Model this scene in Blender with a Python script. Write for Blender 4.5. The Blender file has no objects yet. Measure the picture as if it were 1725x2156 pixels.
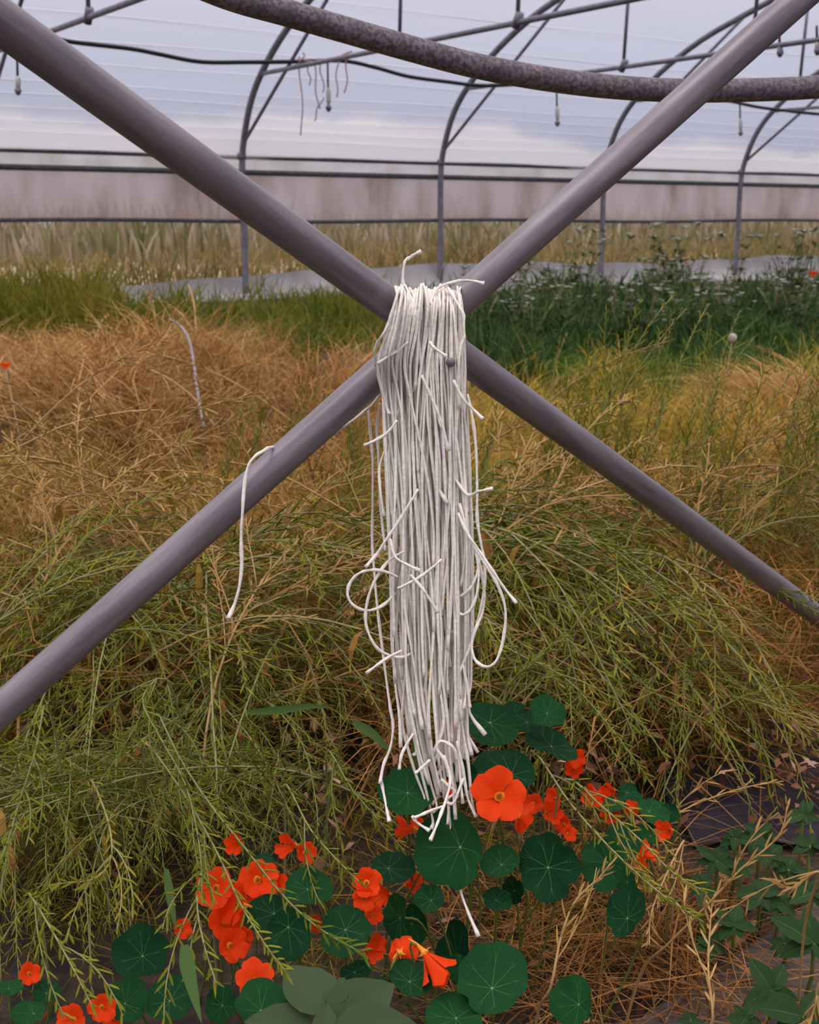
import bpy, math, random
import numpy as np
from mathutils import Vector, Matrix

random.seed(19)
rng = np.random.default_rng(11)
SC = bpy.context.scene
COL = SC.collection

# ------------------------------------------------------------------ camera
F_PX, W_PX, H_PX = 2600.0, 1725.0, 2156.0
CAM_H = 1.1
PITCH = math.atan((1078 - 465) / F_PX)
cam_d = bpy.data.cameras.new('camera')
cam = bpy.data.objects.new('camera', cam_d)
COL.objects.link(cam)
cam.location = (0, 0, CAM_H)
cam.rotation_euler = (math.pi / 2 - PITCH, 0, 0)
cam_d.sensor_fit = 'VERTICAL'
cam_d.sensor_height = 36.0
cam_d.sensor_width = 36.0
cam_d.lens = F_PX / H_PX * 36.0
cam_d.clip_start = 0.05
cam_d.clip_end = 400
cam_d.dof.use_dof = True
cam_d.dof.focus_distance = 1.66
cam_d.dof.aperture_fstop = 11.0
SC.camera = cam

# ------------------------------------------------------------------ sky and light
world = bpy.data.worlds.new('overcast_sky')
SC.world = world
world.use_nodes = True
wn = world.node_tree
wn.nodes.clear()
w_out = wn.nodes.new('ShaderNodeOutputWorld')
w_bg = wn.nodes.new('ShaderNodeBackground')
w_ramp = wn.nodes.new('ShaderNodeValToRGB')
w_sep = wn.nodes.new('ShaderNodeSeparateXYZ')
w_tc = wn.nodes.new('ShaderNodeTexCoord')
wn.links.new(w_tc.outputs['Generated'], w_sep.inputs[0])
wn.links.new(w_sep.outputs['Z'], w_ramp.inputs[0])
w_ramp.color_ramp.elements[0].position = 0.0
w_ramp.color_ramp.elements[0].color = (0.35, 0.36, 0.455, 1)      # overcast: dim horizon, bright zenith
w_ramp.color_ramp.elements[1].position = 1.0
w_ramp.color_ramp.elements[1].color = (1.95, 1.80, 1.64, 1)
wn.links.new(w_ramp.outputs[0], w_bg.inputs[0])
w_bg.inputs[1].default_value = 1.0
wn.links.new(w_bg.outputs[0], w_out.inputs[0])

sun_d = bpy.data.lights.new('veiled_sun', 'SUN')
sun_d.energy = 1.5
sun_d.angle = math.radians(40)
sun_d.color = (1.0, 0.93, 0.86)
sun = bpy.data.objects.new('veiled_sun', sun_d)
COL.objects.link(sun)
sun.rotation_euler = (math.radians(14), math.radians(-10), 0)

SC.view_settings.view_transform = 'Standard'
SC.view_settings.look = 'None'
SC.view_settings.gamma = 1.0
SC.view_settings.exposure = 0.16
SC.view_settings.use_curve_mapping = False
SC.cycles.transparent_max_bounces = 8
SC.cycles.max_bounces = 4
SC.cycles.diffuse_bounces = 2
SC.cycles.glossy_bounces = 1
SC.cycles.transmission_bounces = 2
SC.cycles.adaptive_threshold = 0.05
SC.cycles.adaptive_min_samples = 16

# ------------------------------------------------------------------ where a photograph pixel lies in the place
CO = Vector((0, 0, CAM_H))
FW = Vector((0, math.cos(PITCH), -math.sin(PITCH)))
UP = Vector((0, math.sin(PITCH), math.cos(PITCH)))
RT = Vector((1, 0, 0))


def ray(x, y):
    return RT * ((x - 862.5) / F_PX) + FW + UP * (-(y - 1078) / F_PX)


def at(x, y, Y):                         # the point of that line of sight Y metres out
    r = ray(x, y)
    return CO + r * (Y / r.y)


def atd(x, y, zc):
    return CO + ray(x, y) * zc


def proj(p):
    d = Vector(p) - CO
    z = d.dot(FW)
    return 862.5 + F_PX * d.dot(RT) / z, 1078 - F_PX * d.dot(UP) / z


def zg(y):
    t = min(max((y - 3.0) / 10.0, 0), 1)
    return 0.36 * t * t * (3 - 2 * t)


def ground_y(x, y):
    r = ray(x, y)
    z = 0.0
    s = 1.0
    for _ in range(12):
        s = (CAM_H - z) / max(-r.z, 1e-3)
        s = min(s, 60)
        z = zg(r.y * s)
    return r.y * s


def ground_pt(x, y):
    Y = ground_y(x, y)
    p = at(x, y, Y)
    return Vector((p.x, Y, zg(Y)))


# wall frame: the far side wall runs obliquely, hoops every 2.45 m
WD = Vector((0.82753, 0.56142, 0)).normalized()
WN = Vector((0.56142, -0.82753, 0)).normalized()     # inward
P0 = Vector((0, 14.0, 0))


def on_u(x, y, u):
    r = ray(x, y)
    return CO + r * (((P0 + WN * u) - CO).dot(WN) / r.dot(WN))


def on_w(x, y, w):
    r = ray(x, y)
    return CO + r * (((P0 + WD * w) - CO).dot(WD) / r.dot(WD))


def wp(w, u, z):
    return P0 + WD * w + WN * u + Vector((0, 0, z))


# ------------------------------------------------------------------ mesh helpers
class MB:
    def __init__(self):
        self.v, self.f, self.n = [], [], 0

    def add(self, verts, faces):
        o = self.n
        self.v.extend([tuple(p) for p in verts])
        self.f.extend([tuple(i + o for i in fc) for fc in faces])
        self.n += len(verts)

    def tube(self, pts, rad, sides=6, cap=True, flat=1.0, twist=0.0):
        pts = [Vector(p) for p in pts]
        n = len(pts)
        if not hasattr(rad, '__len__'):
            rad = [rad] * n
        tang = []
        for i in range(n):
            t = pts[min(i + 1, n - 1)] - pts[max(i - 1, 0)]
            tang.append(t.normalized() if t.length > 1e-9 else Vector((0, 0, 1)))
        a = Vector((0, 0, 1)) if abs(tang[0].z) < 0.9 else Vector((1, 0, 0))
        nrm = tang[0].cross(a).normalized()
        vs = []
        for i in range(n):
            nrm = nrm - tang[i] * nrm.dot(tang[i])
            nrm = nrm.normalized() if nrm.length > 1e-6 else tang[i].orthogonal().normalized()
            b = tang[i].cross(nrm)
            for k in range(sides):
                ang = 2 * math.pi * k / sides
                ca, sa = math.cos(ang), math.sin(ang) * flat
                if twist:
                    tw = twist * i
                    ca, sa = ca * math.cos(tw) - sa * math.sin(tw), ca * math.sin(tw) + sa * math.cos(tw)
                vs.append(pts[i] + (nrm * ca + b * sa) * rad[i])
        fs = []
        for i in range(n - 1):
            for k in range(sides):
                k2 = (k + 1) % sides
                fs.append((i * sides + k, i * sides + k2, (i + 1) * sides + k2, (i + 1) * sides + k))
        if cap:
            fs.append(tuple(range(sides - 1, -1, -1)))
            fs.append(tuple(range((n - 1) * sides, n * sides)))
        self.add(vs, fs)
        return self

    def pod(self, p, d, L, r, bend):
        d = d.normalized()
        s = d.orthogonal().normalized()
        t = d.cross(s)
        vs = []
        for j, (q, rr) in enumerate(((0.0, .35), (.3, 1.0), (.75, .9))):
            c = p + d * (L * q) + bend * (q * q * L)
            for k in range(3):
                a = 2.0944 * k
                vs.append(c + (s * math.cos(a) + t * math.sin(a)) * r * rr)
        vs.append(p + d * L + bend * L)
        fs = []
        for j in range(2):
            for k in range(3):
                k2 = (k + 1) % 3
                fs.append((j * 3 + k, j * 3 + k2, j * 3 + 3 + k2, j * 3 + 3 + k))
        fs += [(6, 7, 9), (7, 8, 9), (8, 6, 9)]
        self.add(vs, fs)

    def mesh(self, name, mat, smooth=True):
        me = bpy.data.meshes.new(name)
        me.from_pydata(self.v, [], self.f)
        if smooth:
            me.polygons.foreach_set('use_smooth', [True] * len(me.polygons))
        if mat:
            me.materials.append(mat)
        me.update()
        return me

    def build(self, name, mat, parent=None, smooth=True):
        return link(name, self.mesh(name, mat, smooth), parent)


def link(name, me, parent=None):
    o = bpy.data.objects.new(name, me)
    COL.objects.link(o)
    if parent is not None:
        o.parent = parent
    return o


def tag(o, label=None, cat=None, group=None, kind=None):
    if label:
        o['label'] = label
    if cat:
        o['category'] = cat
    if group:
        o['group'] = group
    if kind:
        o['kind'] = kind
    return o


def empty(name, loc=(0, 0, 0)):
    o = bpy.data.objects.new(name, None)
    COL.objects.link(o)
    o.location = loc
    o.empty_display_size = 0.05
    return o


def copy_tree(o, parent=None):
    c = o.copy()
    COL.objects.link(c)
    c.parent = parent
    for ch in CHILD.get(o.name, []):
        copy_tree(ch, c)
    return c


CHILD = {}


def spline(pts, n):
    """Catmull-Rom through points (tuples of any length)."""
    P = np.array(pts, float)
    P = np.vstack([2 * P[0] - P[1], P, 2 * P[-1] - P[-2]])
    m = len(P) - 3
    out = []
    for i in range(n):
        t = i / (n - 1) * m
        k = min(int(t), m - 1)
        t -= k
        a, b, c, d = P[k:k + 4]
        out.append(0.5 * (2 * b + (c - a) * t + (2 * a - 5 * b + 4 * c - d) * t * t + (3 * b - a - 3 * c + d) * t ** 3))
    return np.array(out)


# ------------------------------------------------------------------ materials
def new_mat(name):
    m = bpy.data.materials.new(name)
    m.use_nodes = True
    nt = m.node_tree
    nt.nodes.clear()
    out = nt.nodes.new('ShaderNodeOutputMaterial')
    return m, nt, out


def N(nt, kind, **kw):
    n = nt.nodes.new(kind)
    for k, v in kw.items():
        setattr(n, k, v)
    return n


def ramp(nt, stops):
    r = nt.nodes.new('ShaderNodeValToRGB')
    el = r.color_ramp.elements
    while len(el) < len(stops):
        el.new(0.5)
    for e, (p, c) in zip(el, stops):
        e.position = p
        e.color = (*c, 1)
    return r


def plant_mat(name, stops, src='island', rough=0.6, transl=0.25, noise=0.0, nscale=40):
    """Leafy stuff: colour varies by piece (island) or by plant (object)."""
    m, nt, out = new_mat(name)
    L = nt.links.new
    rp = ramp(nt, stops)
    if src == 'island':
        g = N(nt, 'ShaderNodeNewGeometry')
        val = g.outputs['Random Per Island']
    else:
        g = N(nt, 'ShaderNodeObjectInfo')
        val = g.outputs['Random']
        g2 = N(nt, 'ShaderNodeNewGeometry')
        mx = N(nt, 'ShaderNodeMath', operation='MULTIPLY_ADD')
        L(g2.outputs['Random Per Island'], mx.inputs[0])
        mx.inputs[1].default_value = 0.35
        sc = N(nt, 'ShaderNodeMath', operation='MULTIPLY')
        L(val, sc.inputs[0])
        sc.inputs[1].default_value = 0.65
        L(sc.outputs[0], mx.inputs[2])
        val = mx.outputs[0]
    if noise:
        hv = N(nt, 'ShaderNodeMapRange')
        L(val, hv.inputs['Value'])
        hv.inputs['To Min'].default_value = .2
        hv.inputs['To Max'].default_value = .8
        val = hv.outputs[0]
        tx = N(nt, 'ShaderNodeTexNoise')
        tx.inputs['Scale'].default_value = nscale
        tx.inputs['Detail'].default_value = 3
        tc = N(nt, 'ShaderNodeTexCoord')
        L(tc.outputs['Object'], tx.inputs['Vector'])
        ma = N(nt, 'ShaderNodeMath', operation='MULTIPLY_ADD')
        L(tx.outputs[0], ma.inputs[0])
        ma.inputs[1].default_value = noise
        sb = N(nt, 'ShaderNodeMath', operation='SUBTRACT')
        L(val, sb.inputs[0])
        sb.inputs[1].default_value = noise * 0.5
        L(sb.outputs[0], ma.inputs[2])
        val = ma.outputs[0]
    L(val, rp.inputs[0])
    p = N(nt, 'ShaderNodeBsdfPrincipled')
    p.inputs['Roughness'].default_value = rough
    p.inputs['Specular IOR Level'].default_value = 0.14
    L(rp.outputs[0], p.inputs['Base Color'])
    if transl:
        t = N(nt, 'ShaderNodeBsdfTranslucent')
        L(rp.outputs[0], t.inputs[0])
        mix = N(nt, 'ShaderNodeMixShader')
        mix.inputs[0].default_value = transl
        L(p.outputs[0], mix.inputs[1])
        L(t.outputs[0], mix.inputs[2])
        L(mix.outputs[0], out.inputs[0])
    else:
        L(p.outputs[0], out.inputs[0])
    return m


def metal_mat(name, c1, c2, rough=0.45, metallic=0.35, scale=6, speck=None, stretch=(1, 1, 1), streak=True):
    m, nt, out = new_mat(name)
    L = nt.links.new
    tc = N(nt, 'ShaderNodeTexCoord')
    mp = N(nt, 'ShaderNodeMapping')
    mp.inputs['Scale'].default_value = stretch
    L(tc.outputs['Object'], mp.inputs[0])
    tx = N(nt, 'ShaderNodeTexNoise')
    tx.inputs['Scale'].default_value = scale
    tx.inputs['Detail'].default_value = 8
    tx.inputs['Roughness'].default_value = 0.65
    L(mp.outputs[0], tx.inputs['Vector'])
    rp = ramp(nt, [(0.35, c1), (0.65, c2)])
    L(tx.outputs[0], rp.inputs[0])
    col = rp.outputs[0]
    if speck:
        t2 = N(nt, 'ShaderNodeTexNoise')
        t2.inputs['Scale'].default_value = 120
        t2.inputs['Detail'].default_value = 6
        L(tc.outputs['Object'], t2.inputs['Vector'])
        r2 = ramp(nt, [(0.46, (0, 0, 0)), (0.56, (1, 1, 1))])
        L(t2.outputs[0], r2.inputs[0])
        mx = N(nt, 'ShaderNodeMix', data_type='RGBA')
        L(r2.outputs[0], mx.inputs[0])
        L(col, mx.inputs[6])
        mx.inputs[7].default_value = (*speck, 1)
        col = mx.outputs[2]
    p = N(nt, 'ShaderNodeBsdfPrincipled')
    p.inputs['Roughness'].default_value = rough
    p.inputs['Metallic'].default_value = metallic
    L(col, p.inputs['Base Color'])
    b = N(nt, 'ShaderNodeBump')
    b.inputs['Strength'].default_value = 0.15
    b.inputs['Distance'].default_value = 0.002
    L(tx.outputs[0], b.inputs['Height'])
    L(b.outputs[0], p.inputs['Normal'])
    L(p.outputs[0], out.inputs[0])
    return m


def film_mat(name, col_t, col_d, fac, dirt=None):
    """Polythene: part of the light goes straight through, part is scattered."""
    m, nt, out = new_mat(name)
    L = nt.links.new
    tr = N(nt, 'ShaderNodeBsdfTransparent')
    tr.inputs[0].default_value = (*col_t, 1)
    di = N(nt, 'ShaderNodeBsdfDiffuse')
    tl = N(nt, 'ShaderNodeBsdfTranslucent')
    mx = N(nt, 'ShaderNodeMixShader')
    mx.inputs[0].default_value = 0.6
    L(di.outputs[0], mx.inputs[1])
    L(tl.outputs[0], mx.inputs[2])
    m2 = N(nt, 'ShaderNodeMixShader')
    L(tr.outputs[0], m2.inputs[1])
    L(mx.outputs[0], m2.inputs[2])
    L(m2.outputs[0], out.inputs[0])
    tc = N(nt, 'ShaderNodeTexCoord')
    if dirt is None:
        dirt = (col_d, fac, 3.0)
    dcol, dfac, kind = dirt
    if kind == 'low_bloom':          # whitened band along the lower edge of the sheet, wavy upper limit
        sp = N(nt, 'ShaderNodeSeparateXYZ')
        L(tc.outputs['Object'], sp.inputs[0])
        tx = N(nt, 'ShaderNodeTexNoise')
        tx.inputs['Scale'].default_value = 0.55
        tx.inputs['Detail'].default_value = 3
        L(tc.outputs['Object'], tx.inputs['Vector'])
        a = N(nt, 'ShaderNodeMath', operation='MULTIPLY_ADD')
        L(tx.outputs[0], a.inputs[0])
        a.inputs[1].default_value = 0.55
        L(sp.outputs['Z'], a.inputs[2])
        rp = ramp(nt, [(0.0, (1, 1, 1)), (1.0, (0, 0, 0))])
        mr = N(nt, 'ShaderNodeMapRange')
        mr.inputs['From Min'].default_value = 2.27
        mr.inputs['From Max'].default_value = 2.42
        L(a.outputs[0], mr.inputs['Value'])
        L(mr.outputs[0], rp.inputs[0])
        val = rp.outputs[0]
    else:
        tx = N(nt, 'ShaderNodeTexNoise')
        tx.inputs['Scale'].default_value = kind
        tx.inputs['Detail'].default_value = 6
        mp = N(nt, 'ShaderNodeMapping')
        mp.inputs['Scale'].default_value = (1, 1, 0.35)
        L(tc.outputs['Object'], mp.inputs[0])
        L(mp.outputs[0], tx.inputs['Vector'])
        rp = ramp(nt, [(0.4, (0, 0, 0)), (0.68, (1, 1, 1))])
        L(tx.outputs[0], rp.inputs[0])
        val = rp.outputs[0]
    mc = N(nt, 'ShaderNodeMix', data_type='RGBA')
    L(val, mc.inputs[0])
    mc.inputs[6].default_value = (*col_d, 1)
    mc.inputs[7].default_value = (*dcol, 1)
    L(mc.outputs[2], di.inputs[0])
    L(mc.outputs[2], tl.inputs[0])
    mf = N(nt, 'ShaderNodeMapRange')
    L(val, mf.inputs['Value'])
    mf.inputs['To Min'].default_value = fac
    mf.inputs['To Max'].default_value = dfac
    L(mf.outputs[0], m2.inputs[0])
    return m


def plain_mat(name, c, rough=0.6, c2=None, scale=30, bump=0.0, stretch=(1, 1, 1)):
    m, nt, out = new_mat(name)
    L = nt.links.new
    p = N(nt, 'ShaderNodeBsdfPrincipled')
    p.inputs['Roughness'].default_value = rough
    p.inputs['Specular IOR Level'].default_value = 0.25
    tc = N(nt, 'ShaderNodeTexCoord')
    mp = N(nt, 'ShaderNodeMapping')
    mp.inputs['Scale'].default_value = stretch
    L(tc.outputs['Object'], mp.inputs[0])
    tx = N(nt, 'ShaderNodeTexNoise')
    tx.inputs['Scale'].default_value = scale
    tx.inputs['Detail'].default_value = 8
    L(mp.outputs[0], tx.inputs['Vector'])
    rp = ramp(nt, [(0.35, c), (0.65, c2 or tuple(q * 0.8 for q in c))])
    L(tx.outputs[0], rp.inputs[0])
    L(rp.outputs[0], p.inputs['Base Color'])
    if bump:
        b = N(nt, 'ShaderNodeBump')
        b.inputs['Strength'].default_value = bump
        b.inputs['Distance'].default_value = 0.01
        L(tx.outputs[0], b.inputs['Height'])
        L(b.outputs[0], p.inputs['Normal'])
    L(p.outputs[0], out.inputs[0])
    return m


M = {}
M['pipe'] = metal_mat('galvanised_pipe', (0.150, 0.124, 0.142), (0.275, 0.235, 0.255), 0.40, 0.3, 48, stretch=(1, 1, .10))
M['old_pipe'] = metal_mat('blotched_pipe', (0.12, 0.095, 0.11), (0.22, 0.175, 0.195), 0.55, 0.2, 22, speck=(0.085, 0.066, 0.075))
M['hoop'] = metal_mat('hoop_steel', (0.13, 0.12, 0.15), (0.22, 0.21, 0.25), 0.5, 0.3, 12)
M['rail'] = plain_mat('dark_rail', (0.045, 0.05, 0.06), 0.5, (0.09, 0.09, 0.10), 20)
M['black'] = plain_mat('black_plastic', (0.018, 0.018, 0.022), 0.4)
M['white_plastic'] = plain_mat('white_plastic', (0.55, 0.53, 0.50), 0.5)
M['film'] = film_mat('polythene_roof', (0.93, 0.93, 1.0), (0.46, 0.51, 0.70), 0.34, ((0.88, 0.88, 0.93), 0.70, 'low_bloom'))
m, nt, out = new_mat('polythene_clean')
tr_, di_, tl_ = N(nt, 'ShaderNodeBsdfTransparent'), N(nt, 'ShaderNodeBsdfDiffuse'), N(nt, 'ShaderNodeBsdfTranslucent')
tr_.inputs[0].default_value = (0.93, 0.93, 1.0, 1)
di_.inputs[0].default_value = tl_.inputs[0].default_value = (0.46, 0.51, 0.70, 1)
mxa, mxb = N(nt, 'ShaderNodeMixShader'), N(nt, 'ShaderNodeMixShader')
mxa.inputs[0].default_value = 0.6
mxb.inputs[0].default_value = 0.34
nt.links.new(di_.outputs[0], mxa.inputs[1])
nt.links.new(tl_.outputs[0], mxa.inputs[2])
nt.links.new(tr_.outputs[0], mxb.inputs[1])
nt.links.new(mxa.outputs[0], mxb.inputs[2])
nt.links.new(mxb.outputs[0], out.inputs[0])
M['film_clean'] = m
M['curtain'] = film_mat('dirty_side_curtain', (0.78, 0.70, 0.69), (0.60, 0.50, 0.50), 0.60, ((0.30, 0.22, 0.20), 0.86, 2.6))
M['strip'] = film_mat('side_strip', (0.95, 0.92, 0.90), (0.80, 0.76, 0.75), 0.5, ((0.55, 0.48, 0.42), 0.6, 3.0))
M['skirt'] = plain_mat('ground_sheet_plastic', (0.30, 0.285, 0.30), 0.5, (0.20, 0.185, 0.19), 3, 0.2)
M['wire'] = plain_mat('pale_wire', (0.92, 0.90, 0.92), 0.5)
M['cord'] = plain_mat('white_cord', (0.90, 0.835, 0.76), 0.75, (0.82, 0.75, 0.67), 160, 0.25)


def tint(c, k):
    return tuple(min(1, q * k) for q in c)


M['stem'] = plant_mat('stalk_stem', [(0, (0.15, 0.18, 0.06)), (0.6, (0.29, 0.27, 0.12)), (1, (0.40, 0.28, 0.15))], 'object', 0.6, 0)
M['pod'] = plant_mat('green_pod', [(0, (0.090, 0.148, 0.012)), (0.45, (0.185, 0.215, 0.017)), (0.8, (0.30, 0.28, 0.025)), (1, (0.48, 0.32, 0.05))], 'object', 0.6, 0.25)
M['old_leaf'] = plant_mat('withered_leaf', [(0, (0.10, 0.13, 0.02)), (0.4, (0.26, 0.20, 0.03)), (0.7, (0.38, 0.19, 0.045)), (1, (0.30, 0.13, 0.05))], 'object', 0.7, 0.3)
M['dry_stem'] = plant_mat('dry_stem', [(0, (0.30, 0.17, 0.06)), (0.5, (0.44, 0.26, 0.10)), (1, (0.52, 0.34, 0.17))], 'object', 0.7, 0)
M['dry_pod'] = plant_mat('dry_pod', [(0, (0.33, 0.19, 0.055)), (0.5, (0.47, 0.28, 0.09)), (1, (0.58, 0.38, 0.16))], 'object', 0.65, 0.2)

# ------------------------------------------------------------------ the setting: ground, sheet roof, side wall
m, nt, out = new_mat('soil_and_litter')
L = nt.links.new
tc = N(nt, 'ShaderNodeTexCoord')
t1 = N(nt, 'ShaderNodeTexNoise')
t1.inputs['Scale'].default_value = 1.1
t1.inputs['Detail'].default_value = 4
t2 = N(nt, 'ShaderNodeTexNoise')
t2.inputs['Scale'].default_value = 26
t2.inputs['Detail'].default_value = 9
for t_ in (t1, t2):
    L(tc.outputs['Object'], t_.inputs['Vector'])
r1 = ramp(nt, [(0.38, (0.014, 0.010, 0.008)), (0.62, (0.060, 0.036, 0.018))])
r2 = ramp(nt, [(0.40, (0.012, 0.009, 0.008)), (0.70, (0.12, 0.07, 0.035))])
L(t1.outputs[0], r1.inputs[0])
L(t2.outputs[0], r2.inputs[0])
mx = N(nt, 'ShaderNodeMix', data_type='RGBA')
mx.inputs[0].default_value = 0.5
L(r1.outputs[0], mx.inputs[6])
L(r2.outputs[0], mx.inputs[7])
p = N(nt, 'ShaderNodeBsdfPrincipled')
p.inputs['Roughness'].default_value = 0.95
L(mx.outputs[2], p.inputs['Base Color'])
b = N(nt, 'ShaderNodeBump')
b.inputs['Distance'].default_value = 0.03
L(t2.outputs[0], b.inputs['Height'])
L(b.outputs[0], p.inputs['Normal'])
L(p.outputs[0], out.inputs[0])
M['soil'] = m

mb = MB()
ys = [-4, -2, 0] + [0.5 + 0.25 * i for i in range(14)] + [4.2 + 0.6 * i for i in range(17)] + [15, 17, 20, 25, 35, 60, 120]
xs = [-60, -30, -16] + [-10 + 0.6 * i for i in range(36)] + [16, 30, 60]
vs = [(x, y, zg(y) + 0.012 * math.sin(x * 5.1 + y * 3.3) * math.sin(y * 4.7 - x * 2.1)) for y in ys for x in xs]
nx = len(xs)
fs = [(j * nx + i, j * nx + i + 1, (j + 1) * nx + i + 1, (j + 1) * nx + i) for j in range(len(ys) - 1) for i in range(nx - 1)]
mb.add(vs, fs)
tag(mb.build('ground', M['soil']), 'brown soil and plant litter of the tunnel bed', 'ground', kind='structure')

# hoop profile (distance in from the wall, height); mirrored about the ridge
RIDGE = 6.5
prof = [(0, 0.2), (0, 1.0), (0, 1.60), (0.06, 1.89), (0.23, 2.23), (0.50, 2.50), (0.93, 2.78), (1.45, 3.02), (1.95, 3.18), (2.6, 3.36), (3.4, 3.55), (4.4, 3.74), (5.4, 3.86), (6.5, 3.90)]
full = prof + [(2 * RIDGE - u, z) for u, z in prof[-2::-1]]
sp = spline(full, 90)


def off_profile(o):
    q = []
    for i in range(len(sp)):
        a, b_ = sp[max(i - 1, 0)], sp[min(i + 1, len(sp) - 1)]
        t = b_ - a
        n_ = np.array([-t[1], t[0]]) / max(np.hypot(*t), 1e-6)
        q.append(sp[i] + n_ * o)
    return np.array(q)


outp = off_profile(0.05)
keep = [i for i in range(len(sp)) if sp[i][1] >= 1.70]
mb = MB()
wsn = np.linspace(-13, 16, 59)
vs, fs = [], []
for iw, w in enumerate(wsn):
    for i in keep:
        sag = 0.02 * math.sin(w * 2.56 + 1) * math.sin(i * 0.6) + 0.015 * math.sin(w * 1.1 + i * 0.9)
        vs.append(wp(w, outp[i][0], outp[i][1] + sag))
nk = len(keep)
for iw in range(len(wsn) - 1):
    for k in range(nk - 1):
        fs.append((iw * nk + k, iw * nk + k + 1, (iw + 1) * nk + k + 1, (iw + 1) * nk + k))
mb.add(vs, fs)
ceil = mb.build('ceiling', M['film'])
ceil.data.materials.append(M['film_clean'])
for q in ceil.data.polygons:              # only the lower part of the far slope carries the whitish bloom
    if q.center.z > 2.75 or (q.center - P0).dot(WN) > RIDGE:
        q.material_index = 1
tag(ceil, 'milky polythene sheet roof stretched over the tunnel hoops', 'tunnel roof', kind='structure')
for u_i in (8, 10, 11, 12, 13, 14, 16, 18, 20, 23):
    u, z = off_profile(0.075)[u_i]
    pts = [wp(w, u, z + 0.01 * math.sin(w * 1.7 + u_i)) for w in np.linspace(-13, 16, 30)]
    MB().tube(pts, 0.005, 4).build('wire', M['wire'], ceil)

# side wall: strip, curtain, rails, roll bar, skirt
wall = empty('wall_far')
tag(wall, 'side wall of the tunnel with rails and a rolled dirty curtain', 'side wall', kind='structure')


def wall_sheet(name, z0, z1, mat, u=-0.07, amp=0.02, rows=6, sag=0.0):
    mb = MB()
    W = np.linspace(-13, 16, 200)
    vs, fs = [], []
    for w in W:
        for r in range(rows):
            q = r / (rows - 1)
            z = z0 + (z1 - z0) * q
            if r == 0 and sag:
                z += sag * math.sin(w * 1.3) + sag * 0.6 * math.sin(w * 3.1 + 2)
            vs.append(wp(w, u + amp * math.sin(w * 5.2 + 3 * math.sin(w * .7)) * (1 - abs(2 * q - 1)), z))
    for i in range(len(W) - 1):
        for r in range(rows - 1):
            fs.append((i * rows + r, i * rows + r + 1, (i + 1) * rows + r + 1, (i + 1) * rows + r))
    mb.add(vs, fs)
    return mb.build(name, mat, wall)


wall_sheet('film_strip', 1.58, 1.73, M['strip'])
wall_sheet('side_curtain', 1.105, 1.58, M['curtain'])
for nm, z, r in (('clamp_rail', 1.725, 0.022), ('hem_rail', 1.575, 0.028), ('roll_bar', 1.10, 0.020)):
    pts = [wp(w, -0.055, z + (0.012 * math.sin(w * 1.28) if nm == 'roll_bar' else 0)) for w in np.linspace(-13, 16, 60)]
    MB().tube(pts, r, 8).build(nm, M['rail'], wall)
mb = MB()
W = np.linspace(-13, 16, 220)
vs, fs = [], []
for w in W:
    top = 0.60 + 0.025 * math.sin(w * 1.1 + .5) + 0.012 * math.sin(w * 4.3)
    if w < -1.6:
        top -= 0.10 * min(1, (-1.6 - w) / 1.5)
    for u, z in ((-0.10, top), (-0.06, top - 0.1), (0.03, top - 0.2), (0.35, 0.40 + 0.02 * math.sin(w * 3)), (0.7, 0.355)):
        vs.append(wp(w, u + 0.02 * math.sin(w * 7), z))
for i in range(len(W) - 1):
    for r in range(4):
        fs.append((i * 5 + r, i * 5 + r + 1, (i + 1) * 5 + r + 1, (i + 1) * 5 + r))
mb.add(vs, fs)
mb.build('ground_skirt', M['skirt'], wall)

# ------------------------------------------------------------------ hoops
hoop_labels = {-2: 'steel tunnel hoop just outside the left picture edge, only its tie bar showing',
               -1: 'steel hoop with tie bar and strut, leftmost in view, left of the cords',
               0: 'steel hoop whose post stands straight behind the hanging white cords',
               1: 'steel hoop partly hidden behind the pipe rising to the upper right',
               2: 'steel hoop nearest the right picture edge, with a slanting strut'}
for k in range(-2, 5):
    w = 0.42 + 2.452 * k - (0.12 if k == -2 else 0)
    hp = empty('tunnel_hoop', wp(w, 0, 0.3))
    inv = -hp.location
    if k in hoop_labels:
        lab = hoop_labels[k]
    else:
        lab = 'steel hoop of the tunnel standing beyond the right picture edge'
    tag(hp, lab, 'hoop', 'tunnel hoops along the far side wall')

    def part(nm, pts, r, mat=M['hoop'], sides=10):
        return MB().tube([Vector(p) + inv for p in pts], r, sides).build(nm, mat, hp)
    part('arch', [wp(w, u, z) for u, z in sp], 0.033)
    part('tie_bar', [wp(w, u, 2.47 - 0.012 * math.sin((u - .45) / 12.1 * math.pi)) for u in np.linspace(0.45, 12.55, 20)], 0.021)
    for sgn in (0, 1):
        f_ = (lambda u: 2 * RIDGE - u) if sgn else (lambda u: u)
        part('strut', [wp(w, f_(0.09), 1.88), wp(w, f_(2.1), 3.22)], 0.0175)
        for u in (2.85, 4.35):
            zt = float(np.interp(u, sp[:45, 0], sp[:45, 1]))
            part('hanger', [wp(w, f_(u), 2.46), wp(w, f_(u + .05), zt)], 0.016)
            part('bracket', [wp(w, f_(u) - .03, 2.43), wp(w, f_(u) + .03, 2.52)], 0.032, sides=8)
    part('post_clamp', [wp(w, 0.0, 1.70), wp(w, 0.0, 1.76)], 0.045)

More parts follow.
